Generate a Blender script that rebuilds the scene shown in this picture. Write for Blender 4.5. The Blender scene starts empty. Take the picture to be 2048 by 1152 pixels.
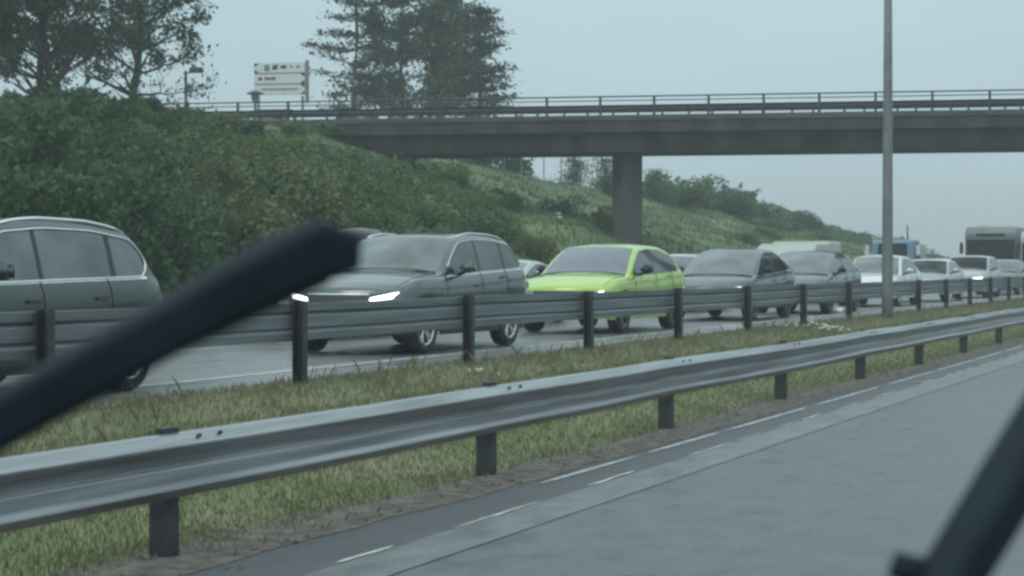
import bpy, bmesh, math, random
import numpy as np
from mathutils import Vector, Matrix
R = math.radians
scn = bpy.context.scene
COL = scn.collection

# ------------------------------------------------------------------ camera
cam = bpy.data.cameras.new("camera")
cam.sensor_width = 36.0
cam.lens = 65.04
cam.clip_start = 0.02
cam.clip_end = 5000
cam_o = bpy.data.objects.new("camera", cam)
COL.objects.link(cam_o)
YAW, PITCH = math.atan(1576 / 3700), math.atan(42 / 3700)
cam_o.location = (0, 0, 1.47)
cam_o.rotation_euler = (R(90) - PITCH, 0, YAW)
cam.dof.use_dof = True
cam.dof.focus_distance = 30.0
cam.dof.aperture_fstop = 12.0
scn.camera = cam_o
scn.cycles.filter_width = 2.9

# ------------------------------------------------------------------ sky and sun
SUN_EL, SUN_AZ = 48, 200
w = bpy.data.worlds.new("World")
scn.world = w
w.use_nodes = True
nt = w.node_tree
nt.nodes.clear()
out = nt.nodes.new("ShaderNodeOutputWorld")
sky = nt.nodes.new("ShaderNodeTexSky")
sky.sky_type = 'NISHITA'
sky.sun_disc = False
sky.sun_elevation = R(SUN_EL)
sky.sun_rotation = R(SUN_AZ)
bg1 = nt.nodes.new("ShaderNodeBackground")
bg1.inputs[1].default_value = 0.05
nt.links.new(sky.outputs[0], bg1.inputs[0])
tc = nt.nodes.new("ShaderNodeTexCoord")
sep = nt.nodes.new("ShaderNodeSeparateXYZ")
nt.links.new(tc.outputs["Generated"], sep.inputs[0])
mr = nt.nodes.new("ShaderNodeMapRange")
mr.inputs[1].default_value = 0.0
mr.inputs[2].default_value = 0.75
mr.inputs[3].default_value = 0.0
mr.inputs[4].default_value = 1.0
nt.links.new(sep.outputs[2], mr.inputs[0])
ramp = nt.nodes.new("ShaderNodeValToRGB")
ramp.color_ramp.elements[0].color = (0.33, 0.45, 0.495, 1)
ramp.color_ramp.elements[1].color = (0.80, 0.98, 1.0, 1)
e = ramp.color_ramp.elements.new(0.22)
e.color = (0.40, 0.53, 0.57, 1)
nt.links.new(mr.outputs[0], ramp.inputs[0])
nz = nt.nodes.new("ShaderNodeTexNoise")
nz.inputs["Scale"].default_value = 2.2
nz.inputs["Detail"].default_value = 4
mp = nt.nodes.new("ShaderNodeMapping")
mp.inputs["Scale"].default_value = (1, 1, 3.5)
nt.links.new(tc.outputs["Generated"], mp.inputs[0])
nt.links.new(mp.outputs[0], nz.inputs[0])
mr2 = nt.nodes.new("ShaderNodeMapRange")
mr2.inputs[1].default_value = 0.3
mr2.inputs[2].default_value = 0.7
mr2.inputs[3].default_value = 0.93
mr2.inputs[4].default_value = 1.07
nt.links.new(nz.outputs[0], mr2.inputs[0])
bg2 = nt.nodes.new("ShaderNodeBackground")
nt.links.new(ramp.outputs[0], bg2.inputs[0])
nt.links.new(mr2.outputs[0], bg2.inputs[1])
mxs = nt.nodes.new("ShaderNodeMixShader")
mxs.inputs[0].default_value = 0.9
nt.links.new(bg1.outputs[0], mxs.inputs[1])
nt.links.new(bg2.outputs[0], mxs.inputs[2])
nt.links.new(mxs.outputs[0], out.inputs[0])
sl = bpy.data.lights.new("sun", 'SUN')
sl.energy = 0.6
sl.angle = R(25)
sl.color = (1.0, 0.97, 0.92)
so = bpy.data.objects.new("sun", sl)
COL.objects.link(so)
so.rotation_euler = (R(90 - SUN_EL), 0, R(-SUN_AZ + 180))
vs = scn.view_settings
vs.view_transform = 'Standard'
vs.look = 'None'
vs.exposure = 0.5
vs.gamma = 1.0

# ------------------------------------------------------------------ materials
def srgb(r, g, b):
    return tuple(((v / 255) / 12.92 if v <= 10 else (((v / 255) + 0.055) / 1.055) ** 2.4) for v in (r, g, b)) + (1,)

def mat(name, col, rough=0.6, metal=0.0, var=0.0, scale=4.0, emis=None, spec=0.5, bump=0.0, bscale=40.0,
        col2=None, stretch=(1, 1, 1), rvar=0.0, coat=0.0, ior=None, island=False, detail=5, lo=0.35, hi=0.65):
    m = bpy.data.materials.new(name)
    m.use_nodes = True
    n, l = m.node_tree.nodes, m.node_tree.links
    p = n["Principled BSDF"]
    if len(col) == 3:
        col = tuple(col) + (1,)
    p.inputs["Base Color"].default_value = col
    p.inputs["Roughness"].default_value = rough
    p.inputs["Metallic"].default_value = metal
    p.inputs["Specular IOR Level"].default_value = spec
    p.inputs["Coat Weight"].default_value = coat
    p.inputs["Coat Roughness"].default_value = 0.05
    if ior:
        p.inputs["IOR"].default_value = ior
    if emis:
        p.inputs["Emission Color"].default_value = (emis[0], emis[1], emis[2], 1)
        p.inputs["Emission Strength"].default_value = emis[3]
    if var or col2 or rvar or bump:
        t = n.new("ShaderNodeTexCoord")
        mpp = n.new("ShaderNodeMapping")
        mpp.inputs["Scale"].default_value = stretch
        l.new(t.outputs["Object"], mpp.inputs[0])
        no = n.new("ShaderNodeTexNoise")
        no.inputs["Scale"].default_value = scale
        no.inputs["Detail"].default_value = detail
        l.new(mpp.outputs[0], no.inputs[0])
        if col2 is None:
            c1 = tuple(max(0, v * (1 - var)) for v in col[:3]) + (1,)
            c2 = tuple(min(1, v * (1 + var)) for v in col[:3]) + (1,)
        else:
            c1, c2 = col, tuple(col2)[:3] + (1,)
        rr = n.new("ShaderNodeValToRGB")
        rr.color_ramp.elements[0].position = lo
        rr.color_ramp.elements[1].position = hi
        rr.color_ramp.elements[0].color = c1
        rr.color_ramp.elements[1].color = c2
        if island:
            g = n.new("ShaderNodeNewGeometry")
            l.new(g.outputs["Random Per Island"], rr.inputs[0])
            rr.color_ramp.elements[0].position = 0.0
            rr.color_ramp.elements[1].position = 1.0
        else:
            l.new(no.outputs[0], rr.inputs[0])
        l.new(rr.outputs[0], p.inputs["Base Color"])
        if rvar:
            q = n.new("ShaderNodeMapRange")
            q.inputs[1].default_value = 0.35
            q.inputs[2].default_value = 0.65
            q.inputs[3].default_value = rough - rvar
            q.inputs[4].default_value = rough + rvar
            l.new(no.outputs[0], q.inputs[0])
            l.new(q.outputs[0], p.inputs["Roughness"])
        if bump:
            n2 = n.new("ShaderNodeTexNoise")
            n2.inputs["Scale"].default_value = bscale
            n2.inputs["Detail"].default_value = 4
            l.new(t.outputs["Object"], n2.inputs[0])
            b = n.new("ShaderNodeBump")
            b.inputs["Strength"].default_value = bump
            b.inputs["Distance"].default_value = 0.02
            l.new(n2.outputs[0], b.inputs["Height"])
            l.new(b.outputs[0], p.inputs["Normal"])
    return m

def leafmat(name, c1, c2, trans=0.35, rough=0.55):
    m = mat(name, c1, rough, col2=c2, island=True, spec=0.3)
    n, l = m.node_tree.nodes, m.node_tree.links
    p = n["Principled BSDF"]
    tr = n.new("ShaderNodeBsdfTranslucent")
    src = p.inputs["Base Color"].links[0].from_socket
    l.new(src, tr.inputs[0])
    mx = n.new("ShaderNodeMixShader")
    mx.inputs[0].default_value = trans
    l.new(p.outputs[0], mx.inputs[1])
    l.new(tr.outputs[0], mx.inputs[2])
    l.new(mx.outputs[0], n["Material Output"].inputs[0])
    return m

M = {}
M['steel'] = mat("galvanised_steel", (0.30, 0.315, 0.33), 0.36, 0.85, var=0.32, scale=1.6, stretch=(9, 0.35, 9), rvar=0.08)
M['steel_far'] = mat("dull_steel", (0.165, 0.185, 0.210), 0.5, 0.15, var=0.25, scale=1.6, stretch=(9, 0.35, 9))
M['steel_dark'] = mat("weathered_steel", (0.048, 0.053, 0.058), 0.5, 0.4, var=0.3, scale=6)
M['steel_pole'] = mat("pole_steel", (0.20, 0.21, 0.22), 0.5, 0.4, var=0.15, scale=3)
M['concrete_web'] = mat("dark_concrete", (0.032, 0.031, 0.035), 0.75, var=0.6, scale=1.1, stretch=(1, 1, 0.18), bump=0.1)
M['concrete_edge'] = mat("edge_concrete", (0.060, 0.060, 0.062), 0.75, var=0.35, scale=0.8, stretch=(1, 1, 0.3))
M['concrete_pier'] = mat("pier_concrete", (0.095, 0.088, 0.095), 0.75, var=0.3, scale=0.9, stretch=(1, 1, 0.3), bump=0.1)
M['rubber'] = mat("rubber", (0.022, 0.022, 0.024), 0.75, var=0.2, scale=8)
M['plastic'] = mat("black_plastic", (0.022, 0.023, 0.025), 0.45, var=0.2, scale=10)
M['under'] = mat("underbody_black", (0.01, 0.01, 0.011), 0.9, var=0.1)
M['glass'] = mat("car_glass", (0.035, 0.045, 0.05), 0.05, 0.0, ior=1.75, var=0.5, scale=1.6)
M['glass_light'] = mat("light_car_glass", (0.080, 0.10, 0.11), 0.06, 0.0, ior=1.9, var=0.45, scale=1.8)
M['glass_dark'] = mat("dark_car_glass", (0.008, 0.010, 0.012), 0.25, 0.0, spec=.25, ior=1.4, var=0.1)
M['chrome'] = mat("chrome", (0.75, 0.77, 0.78), 0.15, 1.0, var=0.03)
M['rim'] = mat("alloy_silver", (0.62, 0.63, 0.64), 0.25, 0.9, var=0.05)
M['rim_dark'] = mat("alloy_dark", (0.10, 0.10, 0.105), 0.3, 0.8, var=0.1)
M['lamp_on'] = mat("headlight_lit", (0.9, 0.9, 0.9), 0.2, emis=(0.88, 0.96, 1.0, 5.0))
M['lamp_off'] = mat("headlight_lens", (0.32, 0.34, 0.35), 0.08, 0.3, var=0.2, scale=12)
M['lamp_red'] = mat("tail_lamp_red", (0.16, 0.02, 0.02), 0.15, var=0.1)
M['plate'] = mat("plate_white", (0.5, 0.5, 0.5), 0.5, var=0.04)
M['bark'] = mat("bark", (0.060, 0.052, 0.045), 0.85, var=0.35, scale=8, stretch=(1, 1, 0.25))
M['bark_pine'] = mat("pine_bark", (0.10, 0.065, 0.045), 0.85, var=0.35, scale=8, stretch=(1, 1, 0.25))
M['leaf_dark'] = leafmat("leaf_dark", (0.036, 0.080, 0.040), (0.085, 0.160, 0.068))
M['leaf_mid'] = leafmat("leaf_mid", (0.065, 0.130, 0.048), (0.130, 0.225, 0.080))
M['leaf_olive'] = leafmat("leaf_olive", (0.095, 0.130, 0.055), (0.175, 0.215, 0.095))
M['leaf_bright'] = leafmat("leaf_bright", (0.075, 0.165, 0.030), (0.160, 0.275, 0.055))
M['leaf_tree'] = leafmat("leaf_tree", (0.045, 0.080, 0.045), (0.085, 0.135, 0.065), 0.4)
M['needle'] = leafmat("pine_needles", (0.018, 0.038, 0.028), (0.040, 0.068, 0.042), 0.15)
M['grass_green'] = leafmat("grass_green", (0.120, 0.160, 0.060), (0.175, 0.205, 0.092), 0.3)
M['grass_dry'] = leafmat("grass_dry", (0.155, 0.155, 0.085), (0.225, 0.205, 0.130), 0.3)
M['grass_slope'] = leafmat("grass_slope", (0.065, 0.120, 0.042), (0.125, 0.180, 0.075), 0.3)
M['ground'] = mat("verge_soil_and_grass", (0.115, 0.155, 0.060), 0.9, col2=(0.185, 0.175, 0.105), scale=0.7, bump=0.5, bscale=6)
M['turf'] = mat("bank_turf", (0.060, 0.105, 0.042), 0.9, col2=(0.125, 0.170, 0.075), scale=0.28, bump=0.5, bscale=6)
M['dirt'] = mat("gravel_dirt", (0.075, 0.065, 0.055), 0.9, col2=(0.17, 0.15, 0.13), scale=9, bump=0.8, bscale=60)
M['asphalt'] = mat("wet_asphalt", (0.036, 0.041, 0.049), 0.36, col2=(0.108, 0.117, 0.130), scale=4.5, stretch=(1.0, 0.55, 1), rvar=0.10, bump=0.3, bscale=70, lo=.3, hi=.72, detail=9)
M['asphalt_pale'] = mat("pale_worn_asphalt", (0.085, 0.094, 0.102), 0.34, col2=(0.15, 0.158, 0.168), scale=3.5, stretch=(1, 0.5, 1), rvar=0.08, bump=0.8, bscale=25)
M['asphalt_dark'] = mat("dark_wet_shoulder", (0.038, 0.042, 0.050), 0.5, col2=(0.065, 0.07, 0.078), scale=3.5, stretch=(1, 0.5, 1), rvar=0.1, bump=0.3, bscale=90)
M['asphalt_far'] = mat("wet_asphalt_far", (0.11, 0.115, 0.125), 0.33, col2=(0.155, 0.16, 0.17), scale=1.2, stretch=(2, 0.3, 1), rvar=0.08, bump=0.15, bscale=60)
M['paint'] = mat("worn_line_paint", (0.26, 0.27, 0.27), 0.45, col2=(0.58, 0.59, 0.58), scale=7)
M['sign_white'] = mat("sign_white", (0.60, 0.62, 0.62), 0.5, var=0.04)
M['sign_dark'] = mat("sign_dark", (0.035, 0.045, 0.05), 0.5, var=0.1)
M['sign_blue'] = mat("sign_blue_green", (0.05, 0.20, 0.24), 0.5, var=0.1)
M['wood_grey'] = mat("grey_boards", (0.17, 0.185, 0.185), 0.7, var=0.15, scale=3, stretch=(1, 1, 8))
M['flower'] = mat("white_petals", (0.62, 0.64, 0.60), 0.7, var=0.08)

def paint(name, c, rough=0.28, metal=0.25, coat=0.7):
    return mat(name, c, rough, metal, var=0.04, scale=1.5, coat=coat)

# ------------------------------------------------------------------ helpers
def link(o, parent=None):
    COL.objects.link(o)
    if parent is not None:
        o.parent = parent
    return o

def tag(o, label=None, cat=None, group=None, kind=None):
    if label:
        o["label"] = label
    if cat:
        o["category"] = cat
    if group:
        o["group"] = group
    if kind:
        o["kind"] = kind
    return o

def empty(name, loc, rz=0, label=None, cat=None, group=None):
    o = bpy.data.objects.new(name, None)
    o.location = loc
    o.rotation_euler = (0, 0, rz)
    link(o)
    return tag(o, label, cat, group)

class MB:
    def __init__(s):
        s.v, s.f = [], []
    def add(s, vs, fs):
        k = len(s.v)
        s.v += [tuple(p) for p in vs]
        s.f += [tuple(i + k for i in f) for f in fs]
        return s
    def box(s, c, d, rz=0, taper=1.0, bev=0.0):
        bm = bmesh.new()
        bmesh.ops.create_cube(bm, size=1)
        for v in bm.verts:
            t = taper if v.co.z > 0 else 1
            v.co = Vector((v.co.x * d[0] * t, v.co.y * d[1] * t, v.co.z * d[2]))
        if bev:
            bmesh.ops.bevel(bm, geom=bm.edges[:], offset=bev, segments=2, affect='EDGES')
        m = Matrix.Translation(Vector(c)) @ Matrix.Rotation(rz, 4, 'Z')
        bm.verts.index_update()
        s.add([m @ v.co for v in bm.verts], [[v.index for v in f.verts] for f in bm.faces])
        bm.free()
        return s
    def tube(s, pts, rad, n=8, cap=True, sq=False):
        pts = [Vector(p) for p in pts]
        if not hasattr(rad, '__len__'):
            rad = [rad] * len(pts)
        vs, fs = [], []
        up = Vector((0, 0, 1))
        for i, p in enumerate(pts):
            d = (pts[min(i + 1, len(pts) - 1)] - pts[max(i - 1, 0)]).normalized()
            a = d.cross(up)
            if a.length < 0.05:
                a = d.cross(Vector((0, 1, 0)))
            a.normalize()
            b = a.cross(d).normalized()
            for k in range(n):
                t = 2 * math.pi * k / n
                g = 1 / (abs(math.cos(t)) ** 6 + abs(math.sin(t)) ** 6) ** (1 / 6) if sq else 1
                vs.append(p + (a * math.cos(t) + b * math.sin(t)) * rad[i] * g)
        for i in range(len(pts) - 1):
            for k in range(n):
                fs.append((i * n + k, i * n + (k + 1) % n, (i + 1) * n + (k + 1) % n, (i + 1) * n + k))
        if cap:
            fs.append(tuple(range(n))[::-1])
            fs.append(tuple((len(pts) - 1) * n + k for k in range(n)))
        return s.add(vs, fs)
    def build(s, name, m, parent=None, smooth=False, loc=None):
        me = bpy.data.meshes.new(name)
        me.from_pydata(s.v, [], s.f)
        me.materials.append(m)
        if smooth:
            me.polygons.foreach_set("use_smooth", [True] * len(me.polygons))
        me.update()
        o = bpy.data.objects.new(name, me)
        if loc is not None:
            o.location = loc
        return link(o, parent)

def npmesh(name, V, F, m, smooth=False):
    """V (n,3), F (m,k) arrays"""
    me = bpy.data.meshes.new(name)
    V = np.asarray(V, dtype=np.float32)
    F = np.asarray(F, dtype=np.int32)
    k = F.shape[1]
    me.vertices.add(len(V))
    me.vertices.foreach_set("co", V.ravel())
    me.loops.add(F.size)
    me.loops.foreach_set("vertex_index", F.ravel())
    me.polygons.add(len(F))
    me.polygons.foreach_set("loop_start", np.arange(0, F.size, k, dtype=np.int32))
    me.polygons.foreach_set("loop_total", np.full(len(F), k, dtype=np.int32))
    if smooth:
        me.polygons.foreach_set("use_smooth", np.ones(len(F), dtype=bool))
    me.materials.append(m)
    me.update(calc_edges=True)
    me.validate()
    return me

def copy_tree(o, parent=None):
    c = o.copy()
    COL.objects.link(c)
    c.parent = parent
    for ch in list(o.children):
        copy_tree(ch, c)
    return c

# ------------------------------------------------------------------ terrain
RY = [-400, 0, 40, 62, 80, 92, 118, 134, 160, 178, 200, 260, 400, 4000]
RH = [5.8, 5.8, 6.1, 6.6, 5.75, 5.4, 5.0, 4.4, 3.1, 1.8, 0.9, 0.3, 0.0, 0.0]
def ridge(y):
    return np.interp(y, RY, RH)
def H(x, y):
    x = np.asarray(x, float); y = np.asarray(y, float)
    h = np.zeros(np.broadcast(x, y).shape)
    t = np.clip((-5.7 - x) / 3.2, 0, 1)
    h = 0.33 * t * t * (3 - 2 * t)
    h = np.where(x < -9.3, 0.29, h)
    u = np.clip((-19.3 - x) / 14.7, 0, 1)
    us = u + 0.06 * np.sin(u * math.pi * 2)
    rh = ridge(y)
    bump = 0.22 * np.sin(x * 0.9 + y * 0.37) * np.sin(y * 0.21 + 1.3) + 0.12 * np.sin(x * 2.1 - y * 0.8)
    h = h + np.maximum(rh - 0.3, -0.35) * us + bump * np.clip(u * 6, 0, 1) * (1 - 0.7 * np.clip((u - .9) * 10, 0, 1))
    far = np.clip((-40 - x) / 60, 0, 1)
    h = h - far * rh * 0.5
    return h
def h1(x, y):
    return float(H(x, y))

xs = np.unique(np.round(np.concatenate([np.linspace(-1200, -100, 9), np.linspace(-100, -44, 15), np.linspace(-44, -19, 41), np.array([-18.9, -15, -12, -9.31, -9.29]), np.linspace(-9.2, -5.6, 14), np.array([-5, 0, 5, 10, 30, 100, 400, 1200])]), 3))
ys = np.unique(np.round(np.concatenate([np.linspace(-300, -10, 8), np.linspace(-10, 200, 170), np.linspace(200, 420, 30), np.linspace(420, 1600, 8)]), 3))
X, Y = np.meshgrid(xs, ys)
Z = H(X, Y)
nx, ny = len(xs), len(ys)
V = np.stack([X.ravel(), Y.ravel(), Z.ravel()], 1)
ii, jj = np.meshgrid(np.arange(ny - 1), np.arange(nx - 1), indexing='ij')
a = (ii * nx + jj).ravel()
F = np.stack([a, a + 1, a + nx + 1, a + nx], 1)
g = link(bpy.data.objects.new("ground", npmesh("ground", V, F, M['ground'], True)))
tag(g, kind="structure")

def strip(name, x0, x1, z, m, y0=-60, y1=1400, thick=0.0, kind="structure", n=60):
    yy = np.concatenate([np.linspace(y0, 200, n), np.linspace(200, y1, 10)[1:]])
    mb = MB()
    vs, fs = [], []
    for k, y in enumerate(yy):
        vs += [(x0, y, z), (x1, y, z)]
    for k in range(len(yy) - 1):
        fs.append((2 * k, 2 * k + 1, 2 * k + 3, 2 * k + 2))
    mb.add(vs, fs)
    o = mb.build(name, m)
    return tag(o, kind=kind)
strip("road", -5.0, 9.5, 0.006, M['asphalt'])
strip("road_shoulder", -5.0, -4.345, 0.010, M['asphalt_dark'])
strip("road_edge_band", -4.34, -3.96, 0.0105, M['asphalt_pale'])
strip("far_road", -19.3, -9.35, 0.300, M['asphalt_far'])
strip("far_road_edge_line", -10.52, -10.38, 0.305, M['paint'])
strip("far_road_outer_line", -18.2, -18.06, 0.305, M['paint'])
rng = random.Random(3)
# worn edge lines of the near road: irregular pieces of paint
mb = MB()
y = 4.0
while y < 120:
    L_ = rng.uniform(0.5, 1.3)
    x0 = -4.35 + rng.uniform(-.012, .012)
    w_ = rng.uniform(.012, .034)
    k = 6
    vs, fs = [], []
    for i in range(k + 1):
        t = i / k
        e_ = rng.uniform(-.008, .008)
        ww = w_ * (0.25 if i in (0, k) else 1) + rng.uniform(-.006, .006)
        vs += [(x0 - ww / 2 + e_, y + L_ * t, .015), (x0 + ww / 2 + e_, y + L_ * t, .015)]
        if i:
            fs.append((2 * i - 2, 2 * i - 1, 2 * i + 1, 2 * i))
    mb.add(vs, fs)
    y += L_ + (rng.uniform(.1, .8) if rng.random() < .7 else rng.uniform(.9, 1.6))
tag(mb.build("worn_edge_line", M['paint']), kind="structure")
mb = MB()
y = 11.5
while y < 120:
    L_ = rng.uniform(1.6, 3.4)
    vs, fs = [], []
    k = 8
    for i in range(k + 1):
        t = i / k
        ww = .045 * (0.3 if i in (0, k) else 1) + rng.uniform(-.012, .012)
        vs += [(-4.70 - ww / 2, y + L_ * t, .0145), (-4.70 + ww / 2, y + L_ * t, .0145)]
        if i:
            fs.append((2 * i - 2, 2 * i - 1, 2 * i + 1, 2 * i))
    mb.add(vs, fs)
    y += L_ + rng.uniform(.12, .5)
tag(mb.build("outer_edge_line", M['paint']), kind="structure")
mb = MB()
y = 2.0
while y < 160:
    mb.add([(-14.35, y, .305), (-14.21, y, .305), (-14.21, y + 3, .305), (-14.35, y + 3, .305)], [(0, 1, 2, 3)])
    y += 7.5
tag(mb.build("far_lane_line", M['paint']), kind="structure")
# gravelly edge between verge and road: wavy strip
vs, fs = [], []
yy = np.linspace(0, 130, 400)
r_ = np.random.RandomState(2)
n1 = np.convolve(r_.randn(420), np.ones(7) / 7, 'same')[:400]
for k, y in enumerate(yy):
    xo = -5.36 + .30 * n1[k]
    vs += [(xo, y, h1(xo, y) + .008), (-5.10, y, .024), (-4.80 + .09 * n1[k] - .0016 * min(y, 40), y, .0135)]
    if k:
        q = 3 * k
        fs += [(q - 3, q - 2, q + 1, q), (q - 2, q - 1, q + 2, q + 1)]
o = MB().add(vs, fs).build("dirt_strip", M['dirt'])
tag(o, kind="structure")
# the bank's own turf, greener than the median
xb = np.linspace(-43, -19.45, 40); yb = np.linspace(10, 205, 140)
XB, YB = np.meshgrid(xb, yb)
ib, jb = np.meshgrid(np.arange(139), np.arange(39), indexing='ij')
ab = (ib * 40 + jb).ravel()
o = link(bpy.data.objects.new("bank_turf", npmesh("bank_turf", np.stack([XB.ravel(), YB.ravel(), H(XB, YB).ravel() + .05], 1), np.stack([ab, ab + 1, ab + 41, ab + 40], 1), M['turf'], True)))
tag(o, kind="structure")
# loose stones on the strip
P_ = []
vs, fs = [], []
for i in range(2600):
    y = 5 + 45 * r_.rand() ** 1.6
    x = -4.70 - .95 * r_.rand() ** .7
    s_ = .006 + .02 * r_.rand() ** 3
    c = np.array([x, y, max(.012, h1(x, y)) + s_ * .4])
    o8 = np.array([[1, 0, 0], [-1, 0, 0], [0, 1, 0], [0, -1, 0], [0, 0, .7], [0, 0, -.7]]) * s_ * (0.7 + .6 * r_.rand(6, 1))
    b = len(vs)
    vs += [tuple(c + q) for q in o8]
    for (p, q, s2) in ((0, 2, 4), (2, 1, 4), (1, 3, 4), (3, 0, 4)):
        fs.append((b + p, b + q, b + s2))
o = MB().add(vs, fs).build("loose_gravel", M['dirt'])
tag(o, kind="stuff")

# ------------------------------------------------------------------ grass
def blades(name, P, hgt, wid, m, seed=0, lean=.35):
    r = np.random.RandomState(seed)
    n = len(P)
    ang = r.rand(n) * 2 * math.pi
    hh = hgt * (0.5 + r.rand(n))
    ww = wid * (0.6 + .8 * r.rand(n))
    dx, dy = np.cos(ang), np.sin(ang)
    la = r.rand(n) * 2 * math.pi
    lx, ly = np.cos(la) * lean * hh * r.rand(n), np.sin(la) * lean * hh * r.rand(n)
    V = np.empty((n, 4, 3))
    V[:, 0] = P - np.stack([dx * ww / 2, dy * ww / 2, np.full(n, .02)], 1)
    V[:, 1] = P + np.stack([dx * ww / 2, dy * ww / 2, np.full(n, -.02)], 1)
    mid = P + np.stack([lx * .4, ly * .4, hh * .55], 1)
    V[:, 2] = mid + np.stack([dx * ww * .4, dy * ww * .4, 0 * ww], 1)
    V[:, 3] = P + np.stack([lx, ly, hh], 1)
    k = np.arange(n) * 4
    F = np.stack([k, k + 1, k + 2, k + 3], 1)
    return link(bpy.data.objects.new(name, npmesh(name, V.reshape(-1, 3), F, m)))
def scatter(n, x0, x1, y0, y1, seed, power=1.5, clump=0.0):
    r = np.random.RandomState(seed)
    x = x0 + (x1 - x0) * r.rand(n)
    y = y0 + (y1 - y0) * r.rand(n) ** power
    if clump:
        c = np.sin(x * 2.3 + 3 * np.sin(y * .7)) * np.sin(y * 1.9 + 2 * np.sin(x * 1.1)) + .5 * np.sin(x * 5 + y * 3)
        keep = r.rand(n) < (1 - clump) + clump * (c > 0)
        x, y = x[keep], y[keep]
    return np.stack([x, y, H(x, y)], 1)
tag(blades("verge_grass", scatter(150000, -7.9, -5.22, 4, 70, 5, 1.9, .25), .034, .0042, M['grass_green'], 1, .8), kind="stuff")
tag(blades("dry_grass", scatter(150000, -9.35, -6.3, 5, 90, 6, 1.8, .25), .042, .0042, M['grass_dry'], 2, .8), kind="stuff")
tag(blades("dry_weeds", scatter(5200, -9.1, -6.6, 6, 90, 16, 1.5, .97), .15, .009, M['grass_dry'], 6, .9), kind="stuff")
tag(blades("edge_weeds", scatter(3600, -5.7, -4.95, 5, 60, 26, 1.7, .9), .05, .008, M['grass_dry'], 7, 1.0), kind="stuff")
r = np.random.RandomState(9)
P_ = scatter(60000, -37, -19.4, 45, 185, 7, 1.0, .3)
tag(blades("slope_grass", P_, .15, .07, M['grass_slope'], 3, .7), kind="stuff")
P_ = scatter(18000, -37, -21, 45, 185, 17, 1.0, .8)
tag(blades("slope_tall_weeds", P_, .26, .09, M['leaf_olive'], 4, .7), kind="stuff")

# ------------------------------------------------------------------ leaves
def leaf_verts(P, size, r, flat=0.0):
    n = len(P)
    a = r.randn(n, 3); a[:, 2] *= (1 - flat)
    a /= np.linalg.norm(a, axis=1)[:, None] + 1e-9
    b = r.randn(n, 3); b[:, 2] *= (1 - flat)
    b -= a * (a * b).sum(1)[:, None]
    b /= np.linalg.norm(b, axis=1)[:, None] + 1e-9
    s = size * (0.55 + .9 * r.rand(n))[:, None]
    V = np.stack([P - a * s * .5, P - b * s * .3, P + a * s * .5, P + b * s * .3], 1)
    k = np.arange(n) * 4
    return V.reshape(-1, 3), np.stack([k, k + 1, k + 2, k + 3], 1)
def blob_points(c, rad, n, r, hollow=.45):
    d = r.randn(n, 3)
    d /= np.linalg.norm(d, axis=1)[:, None]
    q = hollow + (1 - hollow) * r.rand(n) ** .6
    return np.array(c) + d * q[:, None] * np.array(rad)

def shrub_meshes(seed, m, tall=1.0, leaves=1900, size=.13, spikes=False):
    r = np.random.RandomState(seed)
    pts = []
    nb = 11
    tube = MB()
    for i in range(nb):
        a = r.rand() * 2 * math.pi
        d = .75 * math.sqrt(r.rand())
        z = (.35 + 1.15 * r.rand()) * tall * (1.1 - .5 * d)
        c = (math.cos(a) * d, math.sin(a) * d, z)
        rr = .28 + .26 * r.rand()
        pts.append(blob_points(c, (rr, rr, rr * (.8 + .5 * r.rand() * tall)), leaves // nb, r))
        tube.tube([(0, 0, -.1), (c[0] * .4, c[1] * .4, z * .5), c], [.03, .02, .008], 5)
        if i % 2 == 0:    # loose sprays that break the outline
            tip = np.array(c) + np.array([.35 * r.randn(), .35 * r.randn(), .35 + .45 * r.rand()])
            t = r.rand(50)[:, None]
            pts.append(np.array(c) + (tip - np.array(c)) * t + r.randn(50, 3) * .055)
    pts.append(blob_points((0, 0, .35), (1.05, 1.05, .45), leaves // 4, r, .2))
    V, F = leaf_verts(np.concatenate(pts), size, r)
    me = npmesh("foliage", V, F, m)
    t = bpy.data.meshes.new("stems")
    t.from_pydata(tube.v, [], tube.f)
    t.materials.append(M['bark'])
    return me, t

SH = {}
for i, (k, mm, tl, sz) in enumerate([('dark', 'leaf_dark', 1.0, .15), ('mid', 'leaf_mid', 1.1, .14), ('olive', 'leaf_olive', .9, .13), ('bright', 'leaf_bright', 1.0, .15), ('dark2', 'leaf_dark', 1.3, .16), ('mid2', 'leaf_mid', .9, .12)]):
    SH[k] = shrub_meshes(20 + i, M[mm], tl, 3000, sz * .78)
def shrub(kind, x, y, s, sz, label, group, r, name="shrub"):
    f, t = SH[kind]
    o = empty(name, (x, y, h1(x, y) - .1), r.random() * 6.28, label, "shrub", group)
    o.scale = (s, s, sz)
    link(bpy.data.objects.new("foliage", f), o)
    link(bpy.data.objects.new("stems", t), o)
    return o
rr = random.Random(11)
cnt = 0
def rowpx(x, y):   # angle of a spot from the camera's axis (to know what lies in view)
    s_, c_ = math.sin(YAW), math.cos(YAW)
    zc = -x * s_ + y * c_
    xc = x * c_ + y * s_
    return 1024 + 3700 * xc / zc, zc
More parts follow.
